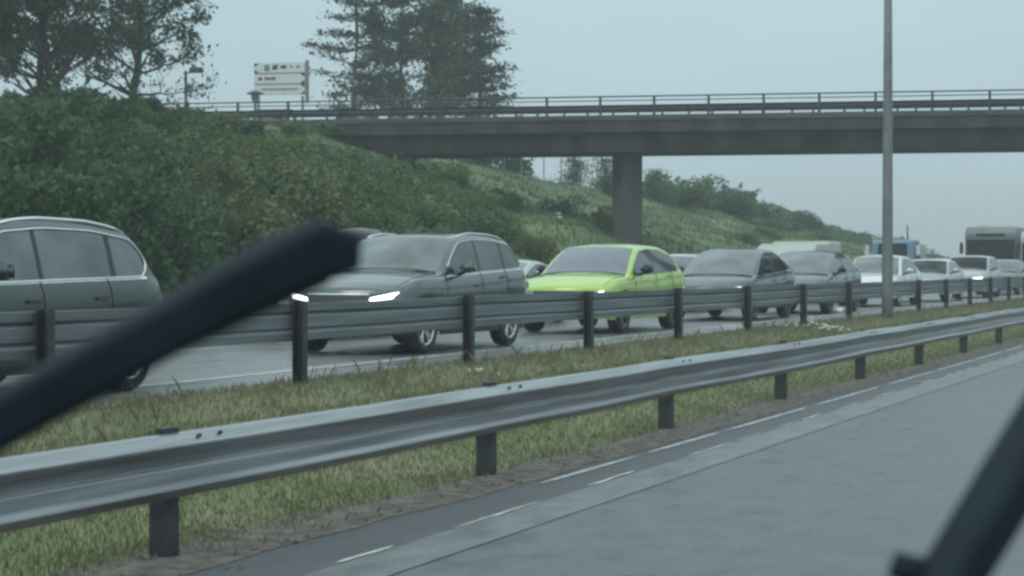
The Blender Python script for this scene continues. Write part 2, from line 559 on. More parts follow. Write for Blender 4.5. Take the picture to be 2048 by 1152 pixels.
# how high the thicket's skyline stands over its azimuth: low at the bridge end
SIL_A = [-100, 0, 350, 420, 520, 650, 750, 900, 1000, 1100]
SIL_Y = [150, 165, 195, 228, 248, 272, 302, 340, 362, 390]
xx = -20.2
while xx > -37.5:
    yv = 18 + (-xx - 20) * .9
    while yv < 100:
        x = xx + rr.uniform(-.7, .7)
        y = yv + rr.uniform(-.8, .8)
        px, zc = rowpx(x, y)
        up = (-20 - x) / 16
        lim = 1010 + 90 * math.sin(x * .8) if up < .55 else (600 + (1 - up) * 900)
        if -120 < px < lim and not (px > 640 and y > 70 and up > .8):
            zone = .5 + .5 * math.sin(x * .55 + y * .23) + rr.uniform(-.3, .3)
            if px < 420 and up < .8:
                k = rr.choice(['dark', 'dark2', 'mid', 'dark2'])
            elif px < 650:
                k = rr.choice(['olive', 'mid', 'olive', 'bright' if up > .5 else 'mid2', 'dark2', 'olive', 'bright'])
            else:
                k = rr.choice(['mid', 'dark', 'bright' if zone > .8 else 'mid2', 'olive', 'mid'])
            s = rr.uniform(.95, 1.45)
            hz = s * rr.uniform(.75, 1.25)
            room = 1.47 + (534 - float(np.interp(px, SIL_A, SIL_Y))) / 3700 * zc - h1(x, y)
            if px > 700:
                hz *= .8
            if px > 880:
                hz *= .7; s *= .85
            if up > .8:
                hz *= .8 if px > 330 else 1.15
            hz = max(.34, min(hz, (room + rr.uniform(-.25, .25)) / 2.05))
            s = min(s, .45 + hz)
            shrub(k, x, y, s, hz, "leafy green shrub in the thicket on the bank behind the queue", "shrubs covering the bank", rr)
            cnt += 1
        yv += 2.25
    xx -= 2.0
# ridge hedge beyond the bridge
for i in range(26):
    y = 112 + i * 2.9
    x = -33.6 + rr.uniform(-.8, .8)
    s = rr.uniform(1.3, 1.9)
    shrub(rr.choice(['dark', 'mid', 'dark2']), x, y, s, s * rr.uniform(.32, .5), "low shrub in the hedge line running down the ridge behind the bridge", "hedge shrubs on the ridge", rr)
for i in range(22):
    y = 108 + i * 3.2
    x = -30.5 + rr.uniform(-1.5, 1.5)
    s = rr.uniform(.9, 1.5)
    shrub(rr.choice(['dark', 'mid', 'olive']), x, y, s, s * rr.uniform(.3, .5), "small scrubby shrub just below the ridge hedge behind the bridge", "scrub below the ridge", rr)
for x, y, s, k, lb in ((-34.4, 101.8, 1.5, 'mid', "pale rounded bush nearest the bridge pier on the ridge"),
                       (-34.2, 105.0, 1.9, 'dark', "second rounded bush of the clump right of the pier"),
                       (-34.0, 108.5, 1.7, 'mid', "middle rounded bush of the clump right of the pier"),
                       (-33.8, 112.0, 2.1, 'dark', "tallest rounded bush of the clump on the ridge"),
                       (-33.8, 115.8, 1.7, 'dark2', "dark rounded bush at the right end of the clump on the ridge")):
    shrub(k, x, y, s, s * (.62 if k != 'dark2' else .5), lb, "rounded bushes right of the pier", rr)
for x, y, s, lb in ((-43, 80, 2.2, "dark bush under the left part of the bridge below the pines"), (-40.8, 84, 2.4, "dark bush beneath the bridge deck at the foot of the pines"), (-39, 87.5, 2.2, "dark bush at the right foot of the pine clump"), (-37.5, 88, 1.2, "low dark bush at the rim left of the fence poles")):
    shrub('dark2', x, y, s, s * .75, lb, "bushes at the foot of the pines", rr)
# isolated bushes on the open slope
for x, y, s, k, lb in ((-27.5, 70, 1.0, 'dark', "small dark bush on the grass slope left of the pier"), (-24.5, 66.5, .8, 'mid', "small bush low on the slope left of the pier"), (-29, 61.5, 1.1, 'bright', "bright green bush at the edge of the thicket"),
                       (-26.0, 92, .9, 'dark', "small dark bush on the grass slope right of the pier"), (-29.5, 84, .8, 'olive', "olive bush high on the slope by the pier")):
    shrub(k, x, y, s, s * .7, lb, None, rr)

# ------------------------------------------------------------------ trees
def tube_rec(mb, p, d, length, rad, depth, r, tips, bend=.25, up=.15, split=3, minr=.012):
    pts, rads = [p.copy()], [rad]
    n = 4
    cur = p.copy()
    dd = d.copy()
    for i in range(n):
        dd = (dd + Vector((r.gauss(0, bend), r.gauss(0, bend), r.gauss(0, bend) + up)) * .35).normalized()
        cur = cur + dd * (length / n)
        pts.append(cur.copy())
        rads.append(max(minr * .6, rad * (1 - .45 * (i + 1) / n)))
    mb.tube(pts, rads, 6 if rad > .04 else 4, cap=False)
    if depth == 0:
        tips.append((cur.copy(), dd.copy()))
        tips.append((pts[2].copy(), dd.copy()))
        return
    for k in range(split):
        t = r.choice((2, 3, 4)) if k else 4
        ax = Vector((r.gauss(0, 1), r.gauss(0, 1), r.gauss(0, .5))).normalized()
        nd = (dd + ax * r.uniform(.55, 1.0)).normalized()
        tube_rec(mb, pts[t], nd, length * r.uniform(.6, .8), rads[t] * .62, depth - 1, r, tips, bend, up, split)

def broad_tree(seed, height, trunk_r, leaf_m, n_per_tip=34, spread=.42, size=.16, bare=.35, depth=3, branch_len=.30, per=3):
    r = random.Random(seed)
    nr = np.random.RandomState(seed)
    mb = MB()
    tips = []
    pts, rads = [Vector((0, 0, -.3))], [trunk_r]
    cur = Vector((0, 0, 0))
    n = 9
    for i in range(n):
        cur = cur + Vector((r.gauss(0, .09), r.gauss(0, .09), height * .92 / n))
        pts.append(cur.copy())
        rads.append(trunk_r * (1 - .85 * (i + 1) / n) + .012)
    mb.tube(pts, rads, 8, cap=False)
    for i in range(int(n * bare) + 1, n + 1):
        for k in range(per):
            a = r.uniform(0, 6.28)
            el = r.uniform(.15, .75)
            d = Vector((math.cos(a) * math.cos(el), math.sin(a) * math.cos(el), math.sin(el)))
            L_ = height * branch_len * (1.15 - .75 * i / n) * r.uniform(.7, 1.15)
            tube_rec(mb, pts[i], d, L_, max(.02, rads[i] * .5), depth - 1, r, tips)
    P = []
    for c, d in tips:
        m_ = max(4, int(n_per_tip * r.uniform(.4, 1.5)))
        s = spread * r.uniform(.6, 1.2)
        P.append(np.array(c) + nr.randn(m_, 3) * np.array([s, s, s * .7]) * .55)
    V, F = leaf_verts(np.concatenate(P), size, nr)
    return mb, V, F

def place_tree(name, mb, V, F, loc, bark, leafm, label, group, rz=0, s=1):
    o = empty(name, loc, rz, label, "tree", group)
    o.scale = (s, s, s)
    mb.build("trunk", bark, o, True)
    link(bpy.data.objects.new("crown", npmesh("crown", V, F, leafm)), o)
    return o

def gz(x, y, d=.1):
    return (x, y, h1(x, y) - d)
for i, (x, y, hgt, seed, lb, n_) in enumerate((
        (-33.5, 44.6, 7.6, 5, "airy deciduous tree with a straight trunk, second from the left", 30),
        (-34.6, 49.8, 7.2, 8, "airy deciduous tree at the right end of the left hand row", 26),
        (-35.0, 41.5, 7.6, 12, "dense tree cut by the left edge of the photo", 34),
        (-37.0, 48.5, 6.2, 15, "small tree filling the gap behind the two airy trees", 24))):
    mb, V, F = broad_tree(seed, hgt, .13, None, int(n_ * .45), .30, .12, .06, 4, .185, 4)
    place_tree("deciduous_tree", mb, V, F, gz(x, y), M['bark'], M['leaf_tree'], lb, "trees on top of the left bank", s=1)

def pine(seed, height, tr, base=.3, reach=2.6, tiers=15, per=5, needle=.17, dens=95, left=0):
    r = random.Random(seed)
    nr = np.random.RandomState(seed)
    mb = MB()
    pts = [Vector((0, 0, -.3))]
    cur = Vector((0, 0, 0))
    for i in range(8):
        cur = cur + Vector((r.gauss(0, .07), r.gauss(0, .07), height / 8))
        pts.append(cur.copy())
    mb.tube(pts, [tr * (1 - .9 * i / 8) + .01 for i in range(9)], 8, cap=False)
    P = []
    for t in range(tiers):
        f = base + (1 - base) * t / tiers
        z = f * height
        pi = min(7, int(f * 8))
        c = pts[pi].lerp(pts[pi + 1], f * 8 - pi)
        for k in range(per):
            a = r.uniform(0, 6.28)
            L_ = reach * (1.05 - .75 * f) * r.uniform(.55, 1.2)
            d = Vector((math.cos(a), math.sin(a), r.uniform(-.1, .3)))
            e1 = c + d * L_ * .6 + Vector((0, 0, -.05))
            e2 = c + d * L_ + Vector((0, 0, r.uniform(-.05, .3)))
            mb.tube([c, e1, e2], [.035, .022, .008], 4, cap=False)
            for q in range(5):
                tt = .35 + .65 * q / 4
                cc = c.lerp(e2, tt)
                s = .22 + .22 * r.random()
                m_ = int(dens / 5)
                P.append(np.array(cc) + nr.randn(m_, 3) * np.array([s, s, s * .26]))
    V, F = leaf_verts(np.concatenate(P), needle, nr, .35)
    return mb, V, F
for x, y, hgt, seed, base, reach, lb in ((-44.6, 84.0, 12.5, 31, .10, 3.5, "broad layered pine at the left edge of the clump behind the bridge"),
                                    (-42.2, 89.0, 13.5, 32, .35, 2.4, "tall pine in the middle of the clump behind the bridge"),
                                    (-39.3, 88.0, 9.8, 34, .30, 2.6, "pine at the right edge of the clump behind the bridge")):
    mb, V, F = pine(seed, hgt, .2, base, reach, dens=130)
    place_tree("pine_tree", mb, V, F, gz(x, y), M['bark_pine'], M['needle'], lb, "trees behind the bridge")
for x, y, hgt, seed, lb, n_ in ((-43.2, 87.0, 11.5, 41, "dense leafy tree between the pines behind the bridge", 60),
                                (-41.2, 86.0, 11.0, 42, "slender leafy tree right of the dense one behind the bridge", 44)):
    mb, V, F = broad_tree(seed, hgt, .16, None, int(n_ * .7), .5, .19, .3, branch_len=.20)
    place_tree("deciduous_tree", mb, V, F, gz(x, y), M['bark'], M['leaf_tree'], lb, "trees behind the bridge")
# young conifers on the rim
for x, y, hgt, seed, lb in ((-34.8, 89.5, 1.7, 51, "young conifer on the rim between the fence poles"), (-34.0, 92.2, 2.0, 52, "tallest young conifer beside the bridge pier"), (-33.8, 93.6, 1.3, 53, "shortest young conifer hard against the pier"), (-33.7, 99.5, 1.9, 54, "young conifer just right of the pier")):
    mb, V, F = pine(seed, hgt, .04, .02, .75, 10, 6, .10, 40)
    place_tree("young_conifer", mb, V, F, gz(x, y), M['bark'], M['leaf_dark'], lb, "young conifers on the rim")

# ------------------------------------------------------------------ bridge
BD = Vector((0.975, 0.223, 0)).normalized()
BN = Vector((-BD.y, BD.x, 0))          # away from camera
B0 = Vector((-27.05, 63.5, 0))
bridge = empty("road_bridge", (B0.x, B0.y, 0), math.atan2(BD.y, BD.x), "concrete road bridge with steel railing crossing above the motorway", "bridge")
S0, S1 = -13.5, 50
def prof_x(mb, prof, s0, s1, n=1):
    """extrude (y,z) profile along local x"""
    k = len(prof)
    vs = [(s, p[0], p[1]) for s in np.linspace(s0, s1, n + 1) for p in prof]
    fs = []
    for i in range(n):
        for j in range(k):
            fs.append((i * k + j, i * k + (j + 1) % k, (i + 1) * k + (j + 1) % k, (i + 1) * k + j))
    fs.append(tuple(range(k)))
    fs.append(tuple(n * k + j for j in range(k))[::-1])
    return mb.add(vs, fs)
# the deck: slab with edge beams, then the recessed girder
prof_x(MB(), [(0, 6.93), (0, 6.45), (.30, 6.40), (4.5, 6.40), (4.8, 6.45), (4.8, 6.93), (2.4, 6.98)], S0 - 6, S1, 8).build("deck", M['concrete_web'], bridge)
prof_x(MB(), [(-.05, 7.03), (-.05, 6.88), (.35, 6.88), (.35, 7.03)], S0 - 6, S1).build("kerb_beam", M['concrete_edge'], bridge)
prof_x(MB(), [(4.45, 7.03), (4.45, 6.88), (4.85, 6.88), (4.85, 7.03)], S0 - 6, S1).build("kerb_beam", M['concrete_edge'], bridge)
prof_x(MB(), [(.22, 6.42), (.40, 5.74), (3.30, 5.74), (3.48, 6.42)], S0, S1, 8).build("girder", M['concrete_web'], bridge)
# abutment wall at the left end and the pier
MB().box((S0 - .6, 2.4, 5.2), (1.2, 4.6, 2.4)).build("abutment", M['concrete_pier'], bridge)
pl = Vector((4.10, .7, 0))
MB().box((pl.x, pl.y + 1.2, 2.83), (.86, .86, 5.9), R(38), bev=.05).build("pier", M['concrete_pier'], bridge)
WB = [(-.01, .327), (.02, .318), (.064, .268), (.064, .258), (.016, .172), (.016, .166), (.034, .156), (.036, .146), (.038, .082), (.062, .062), (.064, .052), (.030, .008), (0, 0),
      (-.006, .004), (.024, .012), (.060, .052), (.040, .074), (.030, .146), (.028, .152), (.010, .164), (.010, .174), (.058, .260), (.056, .266), (.016, .310), (-.014, .320)]
def railing(y, flip, s_a, s_b, parent, ph=0.0, parts=True):
    mb = MB()
    mb.tube([(s_a, y, 7.77), (s_b, y, 7.77)], .028, 8)
    mb.build("top_rail", M['steel_dark'], parent)
    MB().tube([(s_a, y, 7.62), (s_b, y, 7.62)], .02, 8).build("middle_rail", M['steel_dark'], parent)
    prof_x(MB(), [(y + flip * (.06 + p[0]), 7.17 + p[1] * .9) for p in WB], s_a, s_b, 1).build("guard_beam", M['steel_dark'], parent)
    s = s_a + .3 + ph
    pm = None
    while s < s_b - .1:
        if pm is None:
            pm = MB().box((0, 0, 7.40), (.09, .07, .78)).build("post", M['steel_dark'], parent)
            pm.location = (s, y, 0)
        else:
            c = pm.copy(); COL.objects.link(c); c.parent = parent; c.location = (s, y, 0)
        s += 2.0
railing(.12, 1, -19, 46, bridge)
s = -18.2
pm = None
while s < 46:
    if pm is None:
        pm = MB().box((0, .30, 7.10), (.07, .07, .2)).build("beam_bracket", M['steel_dark'], bridge)
        pm.location = (s, 0, 0)
    else:
        c = pm.copy(); COL.objects.link(c); c.parent = bridge; c.location = (s, 0, 0)
    s += 1.83
farrail = railing(4.65, -1, -19, 46, bridge, .9)

# ------------------------------------------------------------------ guardrails
WF = [(0, .327), (.012, .255), (.05, .25), (.014, .212), (.02, .115), (.048, .100), (.012, .066), (.022, 0),
      (.028, 0), (.020, .062), (.056, .102), (.026, .119), (.022, .208), (.058, .252), (.020, .262), (.006, .330)]
def beam(mb, x, y0, y1, z, side, sc=1.0, n=40, WB=WB):
    k = len(WB)
    r = random.Random(int(abs(x) * 10))
    vs, fs = [], []
    for i in range(n + 1):
        yv = y0 + (y1 - y0) * i / n
        ox, oz = r.gauss(0, .004), r.gauss(0, .004)
        vs += [(x + side * p[0] * sc + ox, yv, z + p[1] * sc + oz) for p in WB]
    for i in range(n):
        for j in range(k):
            fs.append((i * k + j, i * k + (j + 1) % k, (i + 1) * k + (j + 1) % k, (i + 1) * k + j))
    return mb.add(vs, fs)
near = empty("guardrail", (-5.2, 11.82, 0), 0, "galvanised steel guardrail in the foreground beside the near lane", "guardrail")
bo = beam(MB(), 0, -8, 60, .315, 1, 1.0, 34).build("beam", M['steel'], near)
bo.location = (.03, 0, 0)
def cpost(w_, d_, z0, z1):
    t = .012
    mb = MB()
    mb.box((0, 0, (z0 + z1) / 2), (w_, t, z1 - z0))
    mb.box((-w_ / 2 + t / 2, d_ / 2, (z0 + z1) / 2), (t, d_ - t, z1 - z0 - .001))
    mb.box((w_ / 2 - t / 2, d_ / 2, (z0 + z1) / 2), (t, d_ - t, z1 - z0 - .001))
    return mb
pm = None
for i in range(-2, 12):
    if pm is None:
        pm = cpost(.125, .08, -.15, .635).build("post", M['steel_dark'], near)
        pm.location = (-.045, 4 * i, 0)
    else:
        c = pm.copy(); COL.objects.link(c); c.parent = near; c.location = (-.045, 4 * i, 0)
pm = None
for i in range(-2, 12):      # spacer block whose end shows above the beam at each post
    if pm is None:
        pm = MB().box((-.005, 0, .50), (.055, .15, .335), bev=.008).build("spacer", M['steel_dark'], near)
        pm.location = (0, 4 * i, 0)
    else:
        c = pm.copy(); COL.objects.link(c); c.parent = near; c.location = (0, 4 * i, 0)
for i in range(-1, 8):
    mb = MB()
    for dy in (-.10, .10):
        for zz, xx_ in ((.615, .072),):
            mb.tube([(xx_ - .012, 4 * i + .28 + dy, zz), (xx_ + .006, 4 * i + .28 + dy, zz + .004)], .011, 6)
    mb.build("splice_bolts", M['steel_dark'], near)
farr = empty("guardrail", (-9.1, 15.9, .31), 0, "tall steel guardrail with posts towards the camera beside the queue of cars", "guardrail")
beam(MB(), 0, -20, 130, .44, -1, 1.12, 60, WF).build("beam", M['steel_far'], farr)
pm = None
for i in range(-3, 28):
    if pm is None:
        pm = cpost(.12, -.08, -.35, .83).build("post", M['steel_dark'], farr)
        pm.location = (.085, 4 * i, 0)
    else:
        c = pm.copy(); COL.objects.link(c); c.parent = farr; c.location = (.085, 4 * i, 0)

# ------------------------------------------------------------------ lamp pole
lp = empty("street_lamp", (-8.6, 41.9, .25), R(-90), "tall tapered grey lamp pole standing in the median", "street lamp")
MB().tube([(0, 0, -.3), (0, 0, .6), (0, 0, 6), (0, 0, 12)], [.135, .128, .10, .06], 16).build("pole", M['steel_pole'], lp, True)
MB().tube([(0, 0, 0), (0, 0, .04)], .2, 16).build("base_plate", M['steel_pole'], lp)
MB().tube([(0, 0, 11.95), (.4, 0, 12.3), (1.8, 0, 12.5)], [.055, .045, .04], 10).build("arm", M['steel_pole'], lp, True)
MB().box((2.1, 0, 12.5), (.8, .3, .14), bev=.05).build("lamp_head", M['steel_pole'], lp)

# ------------------------------------------------------------------ sign, shelter, lanterns, fence poles
zc = h1(-43.1, 74.0)
sg = empty("direction_sign", (-43.1, 74.0, zc), YAW * .55, "white information sign with rows of symbols above the railing", "sign")
MB().box((0, 0, 10.10 - zc), (2.42, .09, 1.48), bev=.01).build("panel", M['sign_white'], sg)
MB().box((1.29, .05, 9.95 - zc), (.14, .14, 1.95)).build("post", M['steel_pole'], sg)
MB().box((-1.05, .12, (9.3 - zc) / 2), (.1, .1, 9.3 - zc)).build("post", M['steel_pole'], sg)
MB().box((1.05, .12, (9.3 - zc) / 2), (.1, .1, 9.3 - zc)).build("post", M['steel_pole'], sg)
mk = MB()
zt = 10.84 - zc
F_ = -.052
def fl(mb, x0, x1, z0, z1, y=F_):
    mb.box(((x0 + x1) / 2, y, (z0 + z1) / 2), (x1 - x0, .008, z1 - z0))
for z_ in (.485, .985):
    fl(mk, -1.2, 1.2, zt - z_ - .02, zt - z_ + .02)
for x_, s_ in ((-1.2, 1),):
    mk.add([(-1.2, F_ - .006, zt - .02), (-.98, F_ - .006, zt - .02), (-1.2, F_ - .006, zt - .19)], [(0, 1, 2)])
    mk.add([(-1.2, F_ - .006, zt - .46), (-.98, F_ - .006, zt - .46), (-1.2, F_ - .006, zt - .29)], [(0, 2, 1)])
for a_, b_ in ((.505, .67), (.96, .80), (1.0, 1.16), (1.47, 1.30)):
    mk.add([(1.2, F_ - .006, zt - a_), (.98, F_ - .006, zt - a_), (1.2, F_ - .006, zt - b_)], [(0, 1, 2)])
mk.build("arrow_marks", M['sign_dark'], sg)
sy = MB()
fl(sy, -.32, -.28, zt - .30, zt - .12); fl(sy, -.28, -.08, zt - .25, zt - .10); fl(sy, -.36, -.12, zt - .32, zt - .24)
fl(sy, .10, .32, zt - .28, zt - .12); fl(sy, .05, .14, zt - .24, zt - .17)
fl(sy, .52, .60, zt - .26, zt - .14); fl(sy, .80, .96, zt - .25, zt - .17)
fl(sy, -1.0, -.84, zt - .80, zt - .66)
x_ = -.70
for ww in (.13, .07, .10, .09, .14):
    fl(sy, x_, x_ + ww * .8, zt - .79, zt - .68 + (.03 if ww > .12 else 0)); x_ += ww
x_ = -.85
for k in range(17):
    ww = .05 + .04 * ((k * 7) % 3)
    fl(sy, x_, x_ + ww * .75, zt - 1.26, zt - 1.18); x_ += ww + .015
sy.build("symbols", M['sign_dark'], sg)
b_ = MB(); fl(b_, -.72, -.48, zt - .38, zt - .10); b_.build("service_symbol", M['sign_blue'], sg)
zc = h1(-40.6, 69.7)
shl = empty("board_shelter", (-40.9, 69.7, zc), YAW * .6, "grey slatted shelter under the white sign behind the railing", "shelter")
b_ = MB()
for k in range(12):
    b_.box((0, 0, .12 + .16 * k), (1.25, .05, .145))
b_.build("wall", M['wood_grey'], shl)
MB().box((.12, -.03, 1.1), (.07, .06, 2.0)).build("post", M['steel_dark'], shl)
MB().box((.95, -.03, .95), (.13, .13, 1.9)).build("post", M['steel_dark'], shl)
MB().box((0, .35, 2.08), (1.6, 1.0, .07)).build("roof", M['steel_dark'], shl)
def lantern(loc, hgt, label):
    o = empty("lantern", loc, 0, label, "lantern")
    MB().tube([(0, 0, 0), (0, 0, hgt)], .05, 10).build("pole", M['steel_dark'], o)
    MB().tube([(0, 0, hgt), (0, 0, hgt + .08), (0, 0, hgt + .4)], [.08, .13, .19], 12).build("lamp_glass", M['wood_grey'], o)
    MB().tube([(0, 0, hgt + .4), (0, 0, hgt + .45), (0, 0, hgt + .56)], [.36, .34, .06], 14).build("lamp_cap", M['steel_dark'], o)
    return o
zl = h1(-40.5, 67.5)
lantern((-40.5, 67.5, zl), 8.35 - zl, "wide capped park lantern at the left foot of the white sign")
zl = h1(-39.9, 61.3)
o = empty("floodlight_mast", (-39.9, 61.3, zl), .3, "thin mast with a small box head rising beside the left trees", "mast")
MB().tube([(0, 0, 0), (0, 0, 9.1 - zl)], .055, 10).build("pole", M['steel_dark'], o)
MB().tube([(-.1, 0, 9.0 - zl), (.45, 0, 9.06 - zl)], .03, 8).build("arm", M['steel_dark'], o)
MB().box((.42, 0, 9.12 - zl), (.5, .3, .2), bev=.03).build("box_head", M['steel_dark'], o)
pp = None
for i, (px_x, px_y, hp) in enumerate(((-35.9, 83.3, 1.8), (-35.6, 84.8, 1.9), (-35.3, 87.0, 2.0), (-35.1, 88.9, 1.9), (-34.9, 91.2, 1.35), (-34.8, 93.4, 1.4), (-34.6, 99.5, 2.2), (-34.7, 121.0, 2.3))):
    if pp is None:
        pp = MB().tube([(0, 0, -.2), (0, 0, 1.0)], .03, 8).build("fence_pole", M['steel_pole'])
        o = pp
    else:
        o = pp.copy(); COL.objects.link(o)
    o.location = (px_x, px_y, h1(px_x, px_y))
    o.scale = (1, 1, hp)
    lb = "thin grey fence pole on the rim under the bridge left of the pier"
    grp = "fence poles on the rim"
    if i == 6:
        lb, grp = "thin pole just right of the bridge pier", None
    if i == 7:
        lb, grp = "lone thin pole above the hedge far right of the pier", None
    tag(o, lb, "pole", grp)
    if grp is None and "group" in o:
        del o["group"]

# white flowers
def flowers(x, y, n, s, label, spread):
    r = np.random.RandomState(int(abs(x * y)) % 1000)
    stem, head = MB(), MB()
    for k in range(n):
        dx, dy = r.randn(2) * spread
        z = h1(x + dx, y + dy) - h1(x, y)
        hh = s * (2.0 + 2 * r.rand())
        stem.tube([(dx, dy, z), (dx + .02, dy, z + hh)], .006, 4)
        for q in range(5):
            a = q * 1.256
            c = Vector((dx + .02 + math.cos(a) * s * .4, dy + math.sin(a) * s * .4, z + hh))
            head.tube([c + Vector((0, 0, -.02)), c, c + Vector((0, 0, .02))], [s * .1, s * .35, s * .12], 6)
    o = empty("flowering_plant", (x, y, h1(x, y)), 0, label, "plant")
    stem.build("stems", M['leaf_mid'], o)
    head.build("flower_heads", M['flower'], o)
flowers(-24.6, 62.5, 3, .14, "small plant with white flower heads on the slope behind the lime car", .18)
flowers(-28.8, 57.5, 2, .12, "white flowers at the upper edge of the thicket left of the pier", .2)
flowers(-29.0, 96.0, 4, .14, "white flowers high on the slope right of the pier", .4)
flowers(-8.3, 33.5, 26, .035, "patch of small white flowers in the median left of the lamp pole", .4)
flowers(-8.2, 18.2, 5, .02, "weed with pale flowers in the median in front of the lime car", .12)

# ------------------------------------------------------------------ cars
def lerp(a, b, t):
    return a + (b - a) * t
def sm(a, b, x):
    t = min(1, max(0, (x - a) / (b - a)))
    return t * t * (3 - 2 * t)
def patch(mb, fn, corners, nu=8, nv=4, eps=.012):
    """fn(a,b)->Vector on the body, corners: 4 (a,b) anticlockwise; lifted shell with a rim"""
    (a0, b0), (a1, b1), (a2, b2), (a3, b3) = corners
    P, N = [], []
    for j in range(nv + 1):
        for i in range(nu + 1):
            u, v = i / nu, j / nv
            a_ = lerp(lerp(a0, a1, u), lerp(a3, a2, u), v)
            b_ = lerp(lerp(b0, b1, u), lerp(b3, b2, u), v)
            p = fn(a_, b_)
            q = (fn(a_ + .01, b_) - p).cross(fn(a_, b_ + .01) - p)
            if q.length > 1e-12:
                q.normalize()
            P.append(p); N.append(q)
    return P, N, nu, nv

def make_car(name, label, p, loc, group="cars queuing towards the camera", cat="car", rz=0.0):
    L, W, Ht = p['L'], p['W'] / 2, p['H']
    foh, wb, wr = p['foh'], p['wb'], p['wr']
    zs = p.get('sill', .24)
    bodym, gm = p['paint'], p.get('glass', M['glass'])
    ws_m = p.get('windshield', M['glass_light'])
    side_gm = p.get('side_glass', gm)
    root = empty(name, loc, rz, label, cat, group)
    Lf, Lr = .85, .6
    cowl, head, rend, tgy, tgz, tailz = p['cowl'], p['head'], p['rend'], p['tgy'], p['tgz'], p['tailz']
    cowz, hz0 = p['cowlz'], p['hoodz']
    blt_f, blt_r = p['belt_f'], p['belt_r']
    tum = p.get('tumble', .76)
    keys = [(0, hz0), (.12, hz0 + (cowz - hz0) * .30), (cowl * .45, lerp(hz0, cowz, .74)), (cowl, cowz), (lerp(cowl, head, .5), lerp(cowz, Ht - .03, .56)), (head, Ht - .045), (lerp(head, rend, .35), Ht), (lerp(head, rend, .7), Ht - .012), (rend, Ht - p.get('rdrop', .07)), (tgy, tgz), (L - .02, tailz), (L, tailz - .04)]
    kx, kz = [k[0] for k in keys], [k[1] for k in keys]
    def ztop0(y):
        return float(np.interp(y, kx, kz))
    def ztop(y):
        s = 0
        for d in (-.1, -.05, 0, .05, .1):
            s += ztop0(min(L, max(0, y + d)))
        return s / 5
    def beltl(y):
        b = lerp(blt_f, blt_r, min(1, max(0, (y - cowl) / (tgy - cowl))))
        return b
    def wy(y):
        k = 1.0
        if y < Lf:
            k -= p.get('cf', .13) * (1 - y / Lf) ** 2.2
        if y > L - Lr:
            k -= p.get('cr', .10) * (1 - (L - y) / Lr) ** 2.2
        return W * k
    Ra = wr + .05
    zc_ = wr
    def arch(y):
        z = zs
        for yw in (foh, foh + wb):
            d = abs(y - yw)
            if d < Ra:
                z = max(z, zc_ + math.sqrt(Ra * Ra - d * d) * .98)
        if y < .3:
            z += .03 * (1 - y / .3)
        if y > L - .35:
            z += .10 * (1 - (L - y) / .35)
        return z
    # stations
    st = set(np.round(np.linspace(0, L, 70), 4).tolist())
    for yw in (foh, foh + wb):
        for t in np.linspace(-1, 1, 17):
            st.add(round(yw + Ra * math.sin(t * math.pi / 2), 4))
        st.add(round(yw - Ra - .004, 4)); st.add(round(yw + Ra + .004, 4))
    for v in p['pillars']:
        st.add(round(v - .04, 4)); st.add(round(v + .04, 4))
    for v in (cowl, head, p['side_end'], p['side_start'], tgy, rend, cowl + .06, head - .04):
        st.add(round(v, 4))
    st = sorted(st)
    # drop near-duplicates
    s2 = [st[0]]
    for v in st[1:]:
        if v - s2[-1] > .0035:
            s2.append(v)
    st = s2
    US = [1, .93, .82, .6, .3, 0]
    bf, br = p.get('bow', .20), .13
    def shift(x, y, z, u):
        yy = y
        if y < .9:
            k = (1 - y / .9) ** 1.5
            yy += bf * u * u * k
            yy += (max(0, z - .5) ** 2 * p.get('rake', .55) + max(0, .38 - z) * .35) * (1 - y / .9) ** 2
        if y > L - .7:
            k = (1 - (L - y) / .7) ** 1.5
            yy -= br * u * u * k
            yy -= (max(0, z - .6) ** 2 * .25 + max(0, .45 - z) * .4) * k
        return yy
    def section(y):
        w_ = wy(y)
        zt = ztop(y)
        onroof = sm(cowl - .1, head, y) * (1 - sm(rend, tgy + .15, y))
        crown = lerp(.055, .045, onroof)
        ez = zt - crown
        b = min(beltl(y), ez - .004)
        zb = arch(y)
        wg = w_ * .925
        wroof = w_ * tum
        def wat(z):
            t = min(1, max(0, (z - b) / max(.05, Ht - .05 - beltl(y))))
            t = t ** 1.15
            return lerp(wg, wroof, t)
        rows = []
        hb = b - zb
        for fz in (0, .10, .24, .40, .62, .76, .90, 1.0):
            z_ = zb + hb * fz
            q_ = min(1, max(0, (z_ - zs) / max(.1, b - zs)))
            rows.append((w_ * float(np.interp(q_, [0, .10, .24, .40, .62, .78, .90, 1.0], [.955, .982, .990, .986, .996, 1.0, .982, .945])), z_))
        gh = ez - b
        g0 = min(.02, gh * .2)
        g1 = min(.055, gh * .35)
        for t in (g0, lerp(g0, gh - g1, .33), lerp(g0, gh - g1, .66), gh - g1):
            rows.append((wat(b + t), b + t))
        rows.append((wat(ez) - .012, ez))
        we = wat(ez) - .012
        for u in US[1:]:
            rows.append((we * u, zt - crown * u ** 2.6))
        k = 0.10 * sm(cowl - .25, cowl, y) * (1 - sm(head + .1, head + .8, y))
        out_ = []
        for i, (x, z) in enumerate(rows):
            u = x / w_
            yy = shift(x, y, z, u)
            if i >= 8:
                q = (x / max(.01, we)) if i >= 12 else 1
                yy += k * q * q
            out_.append(Vector((x, yy, z)))
        return out_
    secs = [section(y) for y in st]
    nr_ = len(secs[0])
    ring = []     # full ring left..right
    parts = {}
    def put(key, quad):
        parts.setdefault(key, []).append(quad)
    pil = p['pillars']
    ss, se = p['side_start'], p['side_end']
    doors = p.get('doors', [])
